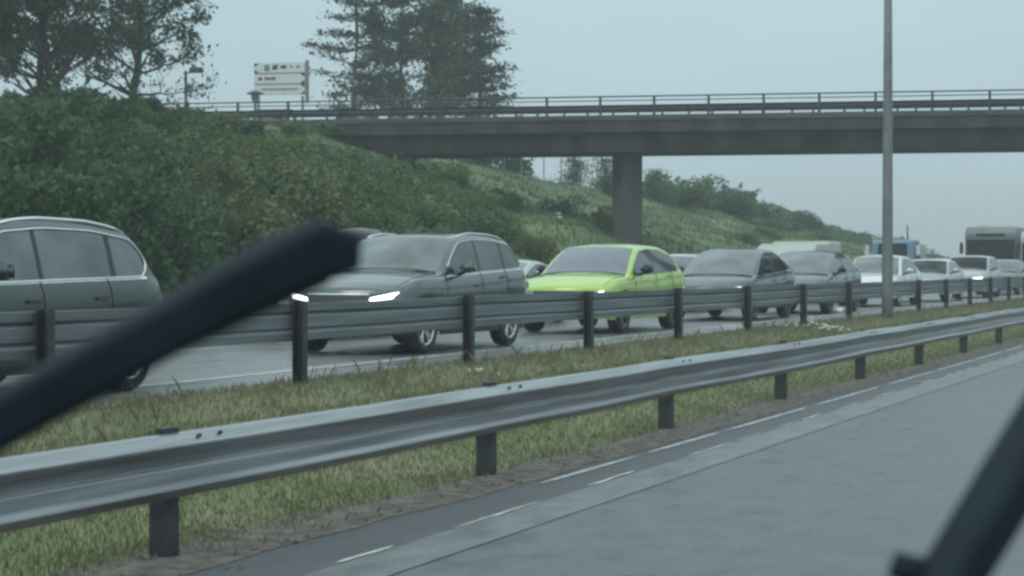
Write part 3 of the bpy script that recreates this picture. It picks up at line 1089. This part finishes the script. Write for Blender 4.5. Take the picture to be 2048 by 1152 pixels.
    for i in range(len(st) - 1):
        ym = (st[i] + st[i + 1]) / 2
        for sd in (1, -1):
            for j in range(nr_ - 1):
                a_, b_, c_, d_ = secs[i][j], secs[i + 1][j], secs[i + 1][j + 1], secs[i][j + 1]
                q = [Vector((v.x * sd, v.y, v.z)) for v in (a_, b_, c_, d_)]
                if sd < 0:
                    q = q[::-1]
                key = 'body'
                if 8 <= j <= 10 and ss < ym < se:
                    key = 'side%d' % sd
                    for v in pil:
                        if abs(ym - v) < .041:
                            key = 'pillar%d' % sd
                elif j in (7,) and ss < ym < se:
                    key = ('pillar%d' if not p.get('chrome') else 'chrome%d') % sd
                elif j == 11 and ss - .1 < ym < se and p.get('chrome'):
                    key = 'chrome2' if True else 'body'
                elif j >= 13 and cowl + .0 < ym < head - .0:
                    key = 'ws'
                elif j >= 13 and rend + .05 < ym < tgy:
                    key = 'rear'
                elif j <= 0 and p.get('clad', True):
                    key = 'clad'
                elif j >= 12 and p.get('glassroof') and head < ym < rend + .06:
                    key = 'roof'
                elif 1 <= j <= 6:
                    for di, (d0, d1) in enumerate(doors):
                        if d0 < ym < d1:
                            key = 'door%d_%d' % (di, sd)
                if key == 'chrome2':
                    key = 'body'
                put(key, q)
    # end caps
    for idx, fw in ((0, 1), (len(st) - 1, -1)):
        sc = secs[idx]
        y_ = st[idx]
        rows = []
        fr = [1, .93, .82, .6, .3, 0, -.3, -.6, -.82, -.93, -1]
        for j in range(13):
            x0, z0 = sc[j].x, sc[j].z
            row = []
            for u in fr:
                xx_ = x0 * u
                z_ = z0
                if j == 12:
                    z_ = ztop(y_) - .055 * abs(u) ** 2.6
                row.append(Vector((xx_, shift(xx_, y_, z_, xx_ / wy(y_)), z_)))
            rows.append(row)
        for j in range(12):
            for k in range(10):
                q = [rows[j][k], rows[j][k + 1], rows[j + 1][k + 1], rows[j + 1][k]]
                put('body' if j > 1 or not p.get('clad', True) else 'clad', q[::1] if fw > 0 else q[::-1])
    def emit(key, nm, m, parent, off=0.0, smooth=True, lab=None):
        qs = parts.get(key)
        if not qs:
            return None
        bm = bmesh.new()
        for q in qs:
            vs_ = [bm.verts.new(v) for v in q]
            try:
                bm.faces.new(vs_)
            except ValueError:
                pass
        bmesh.ops.remove_doubles(bm, verts=bm.verts[:], dist=.0008)
        bmesh.ops.recalc_face_normals(bm, faces=bm.faces[:])
        me = bpy.data.meshes.new(nm)
        bm.to_mesh(me); bm.free()
        me.materials.append(m)
        if smooth:
            me.polygons.foreach_set("use_smooth", [True] * len(me.polygons))
        o = link(bpy.data.objects.new(nm, me), parent)
        if lab:
            o["label"] = lab
        return o
    emit('body', "body", bodym, root)
    emit('clad', "sill_trim", M['plastic'] if p.get('clad', True) else bodym, root)
    emit('ws', "windshield", ws_m, root)
    emit('rear', "rear_window", gm, root)
    emit('roof', "glass_roof", M['glass'], root)
    emit('side1', "side_window", side_gm, root)
    emit('side-1', "side_window", side_gm, root)
    for sd in (1, -1):
        emit('pillar%d' % sd, "window_pillar", M['plastic'], root)
        emit('chrome%d' % sd, "window_sill_trim", M['chrome'], root)
    for di in range(len(doors)):
        for sd in (1, -1):
            emit('door%d_%d' % (di, sd), "door", bodym, root)
    # underbody
    MB().box((0, L / 2, zs + .16), (W * 1.5, L - .5, .26)).build("underbody", M['under'], root)
    MB().box((0, foh, .5), (W * 1.72, Ra * 1.8, .42)).add([], []).build("wheel_housing", M['under'], root)
    MB().box((0, foh + wb, .5), (W * 1.72, Ra * 1.8, .42)).build("wheel_housing", M['under'], root)
    # chrome window outline
    def sidept(y, row, off=.006):
        s_ = section(y)[row]
        return Vector((s_.x + off, s_.y, s_.z))
    if p.get('chrome'):
        for sd in (1, -1):
            yy_ = np.linspace(ss + .02, se, 26)
            lo_ = [sidept(v, 8) for v in yy_]
            hi_ = [sidept(v, 11) for v in yy_]
            hi_ = [h_ for h_ in hi_]
            lo_[-1] = lo_[-1].lerp(hi_[-1], .25); 
            pts = lo_ + [lo_[-1].lerp(hi_[-1], .5) + Vector((0, .03, 0))] + hi_[::-1]
            pts = [Vector((v.x * sd, v.y, v.z)) for v in pts]
            MB().tube(pts, p.get('chrome_r', .010), 6).build("window_trim", M['chrome'], root, True)
    # panel gaps
    mb = MB()
    for sd in (1, -1):
        for (d0, d1) in doors:
            for yv in (d0, d1):
                s_ = section(yv)
                pts = [Vector(((v.x + .001) * sd, v.y, v.z)) for v in s_[1:9]]
                mb.tube(pts, .006, 4)
    for sd in (1, -1):      # bonnet edge
        yy_ = np.linspace(.18, cowl - .02, 10)
        pts = [Vector((section(v)[13].x * sd, section(v)[13].y, section(v)[13].z + .001)) for v in yy_]
        mb.tube(pts, .005, 4)
    mb.build("panel_gaps", M['under'], root)
    # handles
    for sd in (1, -1):
        for (d0, d1) in doors:
            yv = d1 - .16
            s_ = section(yv)
            q = s_[5]
            MB().box((sd * (q.x + .012), q.y, q.z + .035), (.03, .19, .028), bev=.008).build("door_handle", M['plastic'] if not p.get('body_handles', True) else bodym, root)
    # mirrors
    for sd in (1, -1):
        s_ = section(cowl + .52)
        q = s_[8]
        mm = p.get('mirror', bodym)
        o = empty_child("door_mirror", root)
        MB().box((sd * (q.x + .15), q.y - .02, q.z + .10), (.23, .17, .155), taper=.86, bev=.05).build("mirror_housing", mm, o, True)
        MB().box((sd * (q.x + .15), q.y + .066, q.z + .10), (.17, .006, .11)).build("mirror_glass", M['chrome'], o)
        MB().tube([(sd * (q.x - .02), q.y, q.z - .01), (sd * (q.x + .10), q.y - .01, q.z + .04)], .03, 6).build("mirror_stalk", M['plastic'], o)
    # wheels
    for yw in (foh, foh + wb):
        for sd in (1, -1):
            wh = empty_child("wheel", root)
            wh.location = (sd * (W - .13), yw, wr)
            tyre_rim(wh, wr, sd, p.get('rimstyle', 'silver'), p.get('spokes', 5))
            # arch lip
            if p.get('arch_lip', True):
                pts = []
                for t in np.linspace(.06, math.pi - .06, 22):
                    yv = yw + math.cos(t) * (Ra + .004)
                    x_ = wy(yv) * .972
                    pts.append((sd * x_, yv, zc_ + math.sin(t) * (Ra + .004)))
                MB().tube(pts, .026, 6).build("wheel_arch_trim", M['plastic'] if p.get('clad', True) else bodym, root, True)
    # front surface helper
    def front(x, z):
        u = x / wy(0)
        return Vector((x, shift(x, 0, z, min(1.05, abs(u))) - .0, z))
    def front_part(nm, corners, m, eps=.012, both=False, parent=root, nu=8, nv=3):
        obs = []
        for sd in ((1, -1) if both else (1,)):
            P, N, nu_, nv_ = patch(None, front, corners, nu, nv)
            vs_ = [Vector((q.x * sd, q.y - eps, q.z)) for q in P] + [Vector((q.x * sd, q.y + .03, q.z)) for q in P]
            n0 = len(P)
            fs_ = []
            for j in range(nv_):
                for i in range(nu_):
                    a_ = j * (nu_ + 1) + i
                    fs_.append((a_, a_ + 1, a_ + nu_ + 2, a_ + nu_ + 1))
            per = [i for i in range(nu_ + 1)] + [(j + 1) * (nu_ + 1) - 1 for j in range(1, nv_ + 1)] + [nv_ * (nu_ + 1) + i for i in range(nu_ - 1, -1, -1)] + [j * (nu_ + 1) for j in range(nv_ - 1, 0, -1)]
            for k in range(len(per)):
                a_, b_ = per[k], per[(k + 1) % len(per)]
                fs_.append((a_, b_, b_ + n0, a_ + n0))
            obs.append(MB().add(vs_, fs_).build(nm, m, parent, False))
        return obs
    wf = wy(0)
    for nm, corners, m, both in p.get('front', []):
        cs = [(a_ * wf, b_) for a_, b_ in corners]
        front_part(nm, cs, m, both=both)
    for nm, c, d, m in p.get('extra', []):
        MB().box(c, d, bev=min(d) * .25).build(nm, m, root)
    # rear lamps
    for sd in (1, -1):
        MB().box((sd * wy(L) * .86, L - .13, lerp(zs, tailz, .80)), (.22, .2, .15), bev=.03).build("tail_lamp", M['lamp_red'], root)
    # roof rails
    if p.get('rails'):
        for sd in (1, -1):
            pts = []
            for t in np.linspace(0, 1, 14):
                yv = lerp(head + .12, rend - .05, t)
                s_ = section(yv)
                h_ = .022 * math.sin(min(1, t * 7, (1 - t) * 7) * math.pi / 2) + .006
                pts.append((sd * (s_[12].x * .45 + s_[13].x * .55), s_[13].y, s_[12].z * .3 + s_[13].z * .7 + h_))
            MB().tube(pts, .017, 8).build("roof_rail", p.get('rail_m', M['chrome']), root, True)
    # wiper line at the cowl and plate
    if p.get('plate', True):
        q = front(0, .42)
        MB().box((0, q.y - .022, .42), (.52, .012, .11), bev=.004).build("number_plate", M['plate'], root)
    s_ = section(cowl - .01)
    MB().tube([(s_[13].x * u, section(cowl)[13].y - .10 * (1 - u * u) - .03, ztop(cowl) - .055 * abs(u) ** 2.6 + .004) for u in np.linspace(-1, 1, 11)], .011, 6).build("cowl_trim", M['plastic'], root)
    return root

def empty_child(name, parent):
    o = bpy.data.objects.new(name, None)
    return link(o, parent)

WC = {}
def tyre_rim(wh, wr, sd, style, spokes):
    key = (round(wr, 3), sd, style, spokes)
    if key not in WC:
        rim_r = wr * .70
        prof = [(rim_r, -.09), (rim_r + .02, -.108), (wr - .05, -.115), (wr - .012, -.10), (wr, -.07), (wr, .07), (wr - .012, .10), (wr - .05, .115), (rim_r + .02, .108), (rim_r, .09)]
        n = 40
        mb = MB()
        vs_, fs_ = [], []
        for i in range(n):
            t = 2 * math.pi * i / n
            for (r_0, x) in prof:
                vs_.append((x, math.cos(t) * r_0, math.sin(t) * r_0))
        k = len(prof)
        for i in range(n):
            for j in range(k - 1):
                fs_.append((i * k + j, i * k + j + 1, ((i + 1) % n) * k + j + 1, ((i + 1) % n) * k + j))
        mb.add(vs_, fs_)
        mt = bpy.data.meshes.new("tyre"); mt.from_pydata(mb.v, [], mb.f); mt.materials.append(M['rubber'])
        mt.polygons.foreach_set("use_smooth", [True] * len(mt.polygons))
        # rim: barrel + outer ring + spokes + hub
        mb = MB()
        ringp = [(rim_r + .004, .095), (rim_r - .012, .102), (rim_r - .028, .088), (rim_r - .034, .02)]
        vs_, fs_ = [], []
        for i in range(n):
            t = 2 * math.pi * i / n
            for (r_0, x) in ringp:
                vs_.append((x * sd, math.cos(t) * r_0, math.sin(t) * r_0))
        k = len(ringp)
        for i in range(n):
            for j in range(k - 1):
                fs_.append((i * k + j, i * k + j + 1, ((i + 1) % n) * k + j + 1, ((i + 1) % n) * k + j))
        mb.add(vs_, fs_)
        for s in range(spokes):
            for dt in (-.11, .11):
                t = 2 * math.pi * s / spokes + .3
                p0 = Vector((sd * .062, math.cos(t) * .05, math.sin(t) * .05))
                t2 = t + dt * 1.6
                p1 = Vector((sd * .088, math.cos(t2) * (rim_r - .02), math.sin(t2) * (rim_r - .02)))
                mb.tube([p0, p0.lerp(p1, .5), p1], [.022, .017, .019], 6)
        mb.tube([(sd * .03, 0, 0), (sd * .075, 0, 0)], .055, 14)
        mr_ = bpy.data.meshes.new("rim"); mr_.from_pydata(mb.v, [], mb.f); mr_.materials.append(M['rim'] if style == 'silver' else M['rim_dark'])
        mb = MB().tube([(sd * -.02, 0, 0), (sd * .02, 0, 0)], rim_r - .01, 28)
        md = bpy.data.meshes.new("brake_disc"); md.from_pydata(mb.v, [], mb.f); md.materials.append(M['under'])
        WC[key] = (mt, mr_, md)
    for nm, me in zip(("tyre", "rim", "brake_disc"), WC[key]):
        link(bpy.data.objects.new(nm, me), wh)

ZR = .305
def F4(x0, z0, x1, z1, x2, z2, x3, z3):
    return [(x0, z0), (x1, z1), (x2, z2), (x3, z3)]
SUV = dict(L=4.70, W=1.86, H=1.66, foh=.89, wb=2.80, wr=.355, cowl=1.28, head=1.95, rend=4.15, tgy=4.52, tgz=1.12, tailz=1.02, cowlz=1.10, hoodz=.80,
           belt_f=1.00, belt_r=1.07, side_start=1.42, side_end=4.30, pillars=[2.55, 3.45], doors=[(1.42, 2.52), (2.52, 3.42)], tumble=.78)
# leftmost green SUV
pA = dict(SUV, paint=paint("grey_green_paint", (0.042, 0.056, 0.056), .35, .2, .45), H=1.61, L=4.52, foh=.90, wb=2.82, cowl=1.10, head=1.85, rend=3.92, tgy=4.38, tgz=1.10, tailz=1.0,
          pillars=[2.42, 3.52], doors=[(1.40, 2.40), (2.40, 3.40)], side_end=4.08, chrome=True, chrome_r=.011, rails=True, rdrop=.09, belt_r=1.06,
          side_glass=M['glass_light'],
          front=[("headlight", F4(.55, .68, .96, .70, .96, .80, .55, .76), M['lamp_on'], True), ("grille", F4(-.52, .62, .52, .62, .52, .76, -.52, .76), M['plastic'], False)])
make_car("car", "grey green suv with chrome window frames and roof rails cut by the left edge", pA, (-11.0, 10.85, ZR))
# dark green SUV with hammer shaped lamps
pB = dict(SUV, paint=paint("pine_grey_paint", (0.075, 0.10, 0.10), .25, .35), L=4.69, W=1.90, H=1.66, foh=.87, wb=2.87, wr=.365, cowl=1.38, head=2.08, rend=4.0, tgy=4.50, tgz=1.12, tailz=1.04,
          cowlz=1.12, hoodz=.86, belt_f=1.02, belt_r=1.14, pillars=[2.72, 3.62], doors=[(1.50, 2.70), (2.70, 3.60)], side_start=1.55, side_end=4.28, chrome=True, chrome_r=.008, rails=True, spokes=5, tumble=.77,
          front=[("grille", F4(-.50, .55, .50, .55, .54, .80, -.54, .80), M['plastic'], False),
                 ("grille_trim", F4(-.55, .80, .55, .80, .55, .815, -.55, .815), M['chrome'], False),
                 ("headlight", F4(.56, .715, .90, .75, .98, .83, .58, .755), M['lamp_on'], True),
                 ("air_intake", F4(-.62, .33, .62, .33, .66, .46, -.66, .46), M['plastic'], False),
                 ("bumper_trim", F4(.68, .36, .95, .37, .92, .41, .68, .40), M['chrome'], True),
                 ("skid_trim", F4(-.7, .285, .7, .285, .7, .31, -.7, .31), M['chrome'], False)])
make_car("car", "dark grey green suv with bright hammer shaped headlights behind the wiper tip", pB, (-11.72, 21.55, ZR))
# lime car
pC = dict(SUV, paint=paint("lime_paint", (0.36, 0.54, 0.09), .25, .05), L=4.65, W=1.88, H=1.60, foh=.87, wb=2.77, wr=.365, cowl=1.18, head=2.02, rend=3.85, tgy=4.45, tgz=1.12, tailz=1.04,
          cowlz=1.06, hoodz=.80, belt_f=.99, belt_r=1.10, pillars=[2.66], doors=[(1.42, 2.64), (2.64, 3.56)], side_start=1.42, side_end=4.02, mirror=M['plastic'], rdrop=.12, rimstyle='dark', spokes=6, tumble=.74,
          windshield=mat("blue_grey_windshield", (0.10, 0.115, 0.15), .06, ior=1.9, var=.1), arch_lip=False, clad=False,
          front=[("grille", F4(-.60, .56, .60, .56, .62, .745, -.62, .745), M['plastic'], False),
                 ("headlight", F4(.66, .67, .94, .69, .97, .755, .66, .74), M['lamp_off'], True),
                 ("daytime_lamp", F4(.84, .70, .95, .70, .95, .75, .84, .74), M['lamp_on'], True),
                 ("air_intake", F4(-.66, .27, .66, .27, .70, .44, -.70, .44), M['plastic'], False),
                 ("bumper_trim", F4(-.70, .30, .70, .30, .70, .32, -.70, .32), M['lamp_off'], False),
                 ("side_intake", F4(.76, .31, .95, .33, .95, .43, .76, .42), M['plastic'], True)])
make_car("car", "bright lime green crossover with black mirrors in the queue", pC, (-11.85, 29.85, ZR))
# dark saloon crossover
EV = dict(SUV, L=4.75, W=1.92, H=1.60, foh=.86, wb=2.89, wr=.36, cowl=1.05, head=2.10, rend=3.55, tgy=4.45, tgz=1.14, tailz=1.10, cowlz=1.00, hoodz=.72, belt_f=.96, belt_r=1.10,
          pillars=[2.60], doors=[(1.42, 2.58), (2.58, 3.50)], side_start=1.30, side_end=3.85, tumble=.72, clad=True, glassroof=True, rimstyle='dark', arch_lip=False, rdrop=.10)
pD = dict(EV, paint=paint("dark_slate_paint", (0.055, 0.062, 0.075), .25, .35), mirror=M['plastic'],
          front=[("headlight", F4(.60, .62, .93, .66, .97, .74, .74, .72), M['lamp_on'], True), ("air_intake", F4(-.6, .28, .6, .28, .64, .40, -.64, .40), M['plastic'], False)])
make_car("car", "dark slate fastback car directly behind the lime car", pD, (-11.9, 38.4, ZR))
pE = dict(EV, paint=paint("dark_teal_paint", (0.055, 0.085, 0.085), .25, .35), mirror=M['plastic'],
          front=[("headlight", F4(.60, .62, .93, .66, .97, .74, .74, .72), M['lamp_on'], True), ("air_intake", F4(-.6, .28, .6, .28, .64, .40, -.64, .40), M['plastic'], False)])
make_car("car", "dark teal fastback car half hidden behind the dark slate car", pE, (-11.75, 44.9, ZR))
SED = dict(SUV, L=4.70, W=1.86, H=1.50, foh=.86, wb=2.80, wr=.335, cowl=1.20, head=2.05, rend=3.55, tgy=4.25, tgz=1.08, tailz=1.03, cowlz=.98, hoodz=.74, belt_f=.92, belt_r=1.00,
           pillars=[2.55], doors=[(1.42, 2.52), (2.52, 3.45)], side_start=1.42, side_end=3.85, tumble=.73, clad=False, arch_lip=False)
white = paint("white_paint", (0.62, 0.65, 0.66), .3, 0)
pF = dict(SED, paint=white, H=1.54,
          front=[("headlight", F4(.60, .60, .93, .63, .95, .72, .64, .69), M['lamp_off'], True), ("fog_lamp", F4(.78, .34, .99, .34, .99, .47, .78, .46), M['lamp_on'], True),
                 ("grille", F4(-.42, .48, .42, .48, .44, .66, -.44, .66), M['plastic'], False), ("air_intake", F4(-.62, .27, .62, .27, .62, .38, -.62, .38), M['plastic'], False)])
make_car("car", "white car with lit fog lamp partly hidden by the lamp pole", pF, (-11.8, 54.0, ZR))
pG = dict(SED, paint=paint("pale_silver_paint", (0.50, 0.52, 0.53), .3, .1), H=1.45,
          front=[("headlight", F4(.60, .60, .93, .63, .95, .70, .64, .68), M['lamp_off'], True), ("grille", F4(-.5, .48, .5, .48, .5, .62, -.5, .62), M['plastic'], False), ("air_intake", F4(-.7, .27, .7, .27, .7, .40, -.7, .40), M['plastic'], False)])
make_car("car", "pale silver car just right of the lamp pole", pG, (-11.85, 62.4, ZR))
pH = dict(SUV, paint=white, H=1.62, L=4.45, wb=2.70, rend=3.8, tgy=4.25, cowl=1.22, windshield=M['glass_dark'], rimstyle='dark', side_end=3.9, pillars=[2.5, 3.35], clad=False, arch_lip=False,
          front=[("headlight", F4(.50, .66, .93, .68, .96, .78, .52, .74), M['lamp_on'], True), ("grille", F4(-.46, .55, .46, .55, .46, .72, -.46, .72), M['plastic'], False), ("air_intake", F4(-.7, .28, .7, .28, .7, .42, -.7, .42), M['plastic'], False), ("fog_lamp", F4(.72, .34, .90, .34, .90, .42, .72, .42), M['lamp_off'], True)])
make_car("car", "white suv with dark windscreen in front of the motorhome", pH, (-11.75, 70.6, ZR))
# far lane
G2 = "vehicles in the far lane"
pJ = dict(SUV, paint=paint("light_grey_paint", (0.22, 0.24, 0.25), .3, .2), H=1.58, L=4.7, rend=4.2, tgy=4.6, side_end=4.3, pillars=[2.6, 3.6],
          front=[("headlight", F4(.60, .64, .93, .68, .96, .78, .60, .74), M['lamp_off'], True), ("grille", F4(-.5, .5, .5, .5, .5, .72, -.5, .72), M['plastic'], False)])
pJ1 = dict(pJ, paint=paint("pale_roof_paint", (0.42, 0.46, 0.47), .3, .1), H=1.60)
o = make_car("car", "pale car with rounded roof box in the far lane, showing above the wiper tip", pJ1, (-15.1, 25.1, ZR), G2)
MB().tube([(.1, 2.5, 1.66), (.1, 2.7, 1.69), (.1, 3.4, 1.70), (.1, 4.0, 1.69), (.1, 4.15, 1.66)], [.05, .12, .15, .14, .06], 14).build("roof_box", M['rim_dark'], o, True)
pJ2 = dict(SED, paint=paint("pale_grey_paint", (0.33, 0.38, 0.37), .3, .2), H=1.33, tailz=.98, L=4.0, wb=2.5, rend=2.9, tgy=3.6, side_end=3.2, pillars=[2.3], doors=[(1.3, 2.3)],
           front=[("headlight", F4(.60, .56, .93, .60, .95, .68, .64, .66), M['lamp_off'], True)])
make_car("car", "low grey car peeking out between the dark green suv and the lime car", pJ2, (-15.2, 32.9, ZR), G2)
pJ3 = dict(SED, paint=white, H=1.52,
           front=[("headlight", F4(.60, .60, .93, .63, .95, .72, .64, .69), M['lamp_off'], True), ("grille", F4(-.5, .5, .5, .5, .5, .66, -.5, .66), M['plastic'], False)])
make_car("car", "white car in the far lane seen between the lime car and the dark slate car", pJ3, (-15.3, 45.0, ZR), G2)

# ------------------------------------------------------------------ box vehicles
def rbox(mb, prof, x0, x1, bev=.06):
    """closed (y,z) side profile between x0 and x1 with bevelled edges"""
    bm = bmesh.new()
    a = [bm.verts.new((x0, q[0], q[1])) for q in prof]
    b = [bm.verts.new((x1, q[0], q[1])) for q in prof]
    n = len(prof)
    bm.faces.new(a); bm.faces.new(b[::-1])
    for i in range(n):
        bm.faces.new((a[i], b[i], b[(i + 1) % n], a[(i + 1) % n]))
    bmesh.ops.recalc_face_normals(bm, faces=bm.faces[:])
    bmesh.ops.bevel(bm, geom=bm.edges[:], offset=bev, segments=3, affect='EDGES', profile=.6)
    bm.verts.index_update()
    mb.add([v.co.copy() for v in bm.verts], [[v.index for v in f.verts] for f in bm.faces])
    bm.free()
    return mb
def wheels(root, W, ys, wr=.36, style='silver'):
    for yw in ys:
        for sd in (1, -1):
            wh = empty_child("wheel", root)
            wh.location = (sd * (W - .14), yw, wr)
            tyre_rim(wh, wr, sd, style, 6)
cream = mat("cream_body", (0.40, 0.44, 0.40), .45, var=.06, scale=1)
# camper van
def camper(loc):
    o = empty("camper_van", loc, 0, "pale beige camper van behind the dark cars in the far lane", "camper van", G2)
    rbox(MB(), [(0, .35), (0, .85), (.15, .98), (.95, 1.12), (1.75, 1.84), (2.1, 1.93), (3.6, 1.95), (3.75, 2.03), (5.3, 2.03), (5.4, 1.95), (5.45, .4)], -.98, .98, .09).build("body", cream, o, True)
    MB().add([(-.8, 1.04, 1.20), (.8, 1.04, 1.20), (.72, 1.64, 1.73), (-.72, 1.64, 1.73)], [(0, 1, 2, 3)]).build("windshield", M['glass'], o)
    for sd in (1, -1):
        MB().box((sd * .985, 1.95, 1.42), (.012, .8, .45), bev=.005).build("side_window", M['glass'], o)
        MB().box((sd * .985, 3.4, 1.42), (.012, 1.2, .45), bev=.005).build("side_window", M['glass'], o)
        MB().box((sd * 1.12, 1.35, 1.30), (.2, .12, .3), bev=.04).build("door_mirror", M['plastic'], o)
        MB().box((sd * .78, .01, .80), (.3, .05, .16), bev=.02).build("headlight", M['lamp_off'], o)
    MB().box((0, -.01, .78), (1.1, .04, .12), bev=.01).build("grille", M['plastic'], o)
    MB().box((0, 2.7, .3), (1.7, 5.0, .2)).build("underbody", M['under'], o)
    wheels(o, .98, (.95, 4.2))
camper((-15.4, 57.2, ZR))
def blue_van(loc):
    bl = paint("light_blue_paint", (0.10, 0.19, 0.26), .4, 0, 0.2)
    o = empty("truck", loc, 0, "light blue lorry cab rising behind the white cars next to the pole", "truck", G2)
    rbox(MB(), [(0, .5), (0, 1.35), (.18, 2.35), (.35, 2.45), (1.45, 2.45), (1.5, .5)], -1.02, 1.02, .10).build("cab", bl, o, True)
    MB().add([(-.72, -.012, 1.45), (.72, -.012, 1.45), (.66, .155, 2.28), (-.66, .155, 2.28)], [(0, 1, 2, 3)]).build("windshield", M['glass_dark'], o)
    MB().box((0, -.03, 1.0), (1.3, .05, .4), bev=.02).build("grille", M['plastic'], o)
    for sd in (1, -1):
        MB().box((sd * .82, -.02, .75), (.3, .06, .2), bev=.02).build("headlight", M['lamp_off'], o)
        MB().box((sd * 1.2, .1, 1.95), (.18, .12, .5), bev=.03).build("door_mirror", M['sign_white'], o)
        MB().box((sd * 1.022, .95, 1.9), (.01, .8, .6)).build("side_window", M['glass'], o)
    MB().tube([(.55, .9, 2.4), (.52, .95, 3.15)], [.045, .03], 8).build("exhaust_stack", M['steel_dark'], o)
    rbox(MB(), [(1.60, .8), (1.60, 2.25), (2.9, 2.25), (2.9, .8)], -1.05, 1.05, .05).build("cargo_box", cream, o, True)
    MB().box((0, 1.6, .6), (1.2, 2.6, .35)).build("chassis", M['under'], o)
    wheels(o, 1.0, (.7, 2.3), .42)
blue_van((-17.6, 86.8, ZR))
def motorhome(loc, label, body, s=1.0):
    o = empty("motorhome", loc, 0, label, "motorhome", G2)
    o.scale = (s, 1, s)
    rbox(MB(), [(0, .35), (-.03, 1.2), (.05, 2.2), (-.02, 2.35), (.0, 2.62), (.35, 2.88), (7.0, 2.88), (7.1, 2.7), (7.1, .4)], -1.15, 1.15, .10).build("body", body, o, True)
    MB().box((0, .0, 1.60), (2.14, .14, 1.38), bev=.03).build("windshield", M['glass_dark'], o)
    MB().box((0, -.02, .92), (2.0, .08, .50), bev=.03).build("front_panel", M['plastic'], o)
    MB().box((0, -.03, 2.50), (1.3, .05, .12), bev=.02).build("cap_window", M['glass_dark'], o)
    for sd in (1, -1):
        MB().box((sd * .82, -.05, .78), (.40, .10, .22), bev=.04).build("headlight", M['lamp_off'], o)
        MB().box((sd * 1.30, .0, 1.9), (.16, .14, .55), bev=.04).build("door_mirror", M['plastic'], o)
        MB().box((sd * 1.152, 1.4, 1.75), (.012, .9, .6)).build("side_window", M['glass_dark'], o)
        MB().box((sd * 1.152, 3.8, 1.85), (.012, 1.0, .5)).build("side_window", M['glass_dark'], o)
    MB().box((0, -.05, .45), (1.9, .08, .12), bev=.02).build("bumper", M['lamp_off'], o)
    for yy_, ww in ((1.2, .5), (2.6, .7), (4.5, .5)):
        MB().box((.2 if ww > .6 else -.5, yy_, 2.93), (ww, ww, .12), bev=.03).build("roof_vent", M['sign_white'], o)
    MB().box((0, 3.5, .3), (2.0, 6.6, .2)).build("underbody", M['under'], o)
    wheels(o, 1.12, (1.0, 5.2))
grey_body = mat("grey_body", (0.15, 0.165, 0.17), .45, var=.15, scale=1)
motorhome((-14.55, 96.5, ZR), "dark fronted motorhome with huge windscreen at the far right of the queue", grey_body, s=1.12)
motorhome((-11.55, 94.0, ZR), "tall pale motorhome cut by the right edge behind the guardrail", cream, s=1.02)
# car glimpsed between H and the motorhomes
pK = dict(SED, paint=paint("charcoal_paint", (0.05, 0.055, 0.065), .3, .3), H=1.5,
          front=[("headlight", F4(.55, .60, .93, .62, .95, .76, .60, .72), M['lamp_off'], True), ("bumper_trim", F4(-.6, .28, .6, .28, .6, .32, -.6, .32), M['lamp_off'], False)])
make_car("car", "charcoal car at the far end of the queue in front of the motorhomes", pK, (-11.8, 79.5, ZR))
pL = dict(SED, paint=white, H=1.56)
make_car("car", "white car roof just visible behind the white suv in the far lane", pL, (-15.4, 84.5, ZR), G2)
# car ahead in our own lane, only its tail lamp enters the picture
pM = dict(SED, paint=paint("silver_paint", (0.45, 0.46, 0.47), .3, .3), H=1.5)
# its back faces the camera, so it is turned round
o = make_car("car", "silver car ahead whose red tail lamp touches the right edge", pM, (-2.05, 29.0, .01), "traffic on the near carriageway", rz=math.pi)

# ------------------------------------------------------------------ wipers of the camera vehicle
wm = mat("wiper_rubber", (0.010, 0.018, 0.026), .8, spec=.25, var=.2, scale=30)
def wiper(label, pts, rads, flat, tip=None):
    o = empty("windscreen_wiper", pts[0], 0, label, "windscreen wiper", "wipers on the windscreen")
    base = Vector(pts[0])
    P = [Vector(q) - base for q in pts]
    MB().tube(P, rads, 20, sq=True).build("arm", wm, o, False)
    MB().tube([P[0] + Vector((0, .004, -rads[0] * .9)), P[2] + Vector((0, .004, -rads[2] * .9)), P[-2] + Vector((0, .004, -rads[-2] * .9))], .003, 8).build("rubber_lip", M['rubber'], o, True)
    return o
WL_PTS = [(-0.4327, 0.4679, 1.3944), (-0.4008, 0.5032, 1.4191), (-0.3637, 0.5516, 1.451), (-0.3424, 0.5878, 1.4707), (-0.3338, 0.6024, 1.4763), (-0.3238, 0.6120, 1.4752)]
WR_PTS = [(-0.1233, 0.6214, 1.3366), (-0.1103, 0.6487, 1.3631), (-0.0957, 0.6766, 1.392), (-0.0731, 0.7297, 1.4376)]
WR_K = [(-0.1289, 0.6407, 1.3617), (-0.1273, 0.6414, 1.3652), (-0.1194, 0.6448, 1.3634)]
wl = wiper("dark wiper reaching from the left edge up to the middle of the view", WL_PTS, [.0085, .0085, .0088, .0100, .0112, .0066], True)
wr_ = wiper("dark wiper crossing the bottom right corner", WR_PTS, [.0088, .0092, .0096, .0100], True)
b0 = Vector(WR_PTS[0])
MB().tube([Vector(q) - b0 for q in WR_K], [.003, .0065, .006], 10).build("joint", wm, wr_, True)

# ------------------------------------------------------------------ haze
hz_ = MB().box((0, 100, 11), (3000, 3600, 28)).build("haze", M['steel'])
hm = bpy.data.materials.new("rain_haze")
hm.use_nodes = True
hm.node_tree.nodes.clear()
ho = hm.node_tree.nodes.new("ShaderNodeOutputMaterial")
pv = hm.node_tree.nodes.new("ShaderNodeVolumePrincipled")
pv.inputs["Color"].default_value = (0.88, 0.94, 0.96, 1)
pv.inputs["Density"].default_value = 0.0017
hm.node_tree.links.new(pv.outputs[0], ho.inputs["Volume"])
hz_.data.materials[0] = hm
tag(hz_, kind="stuff")
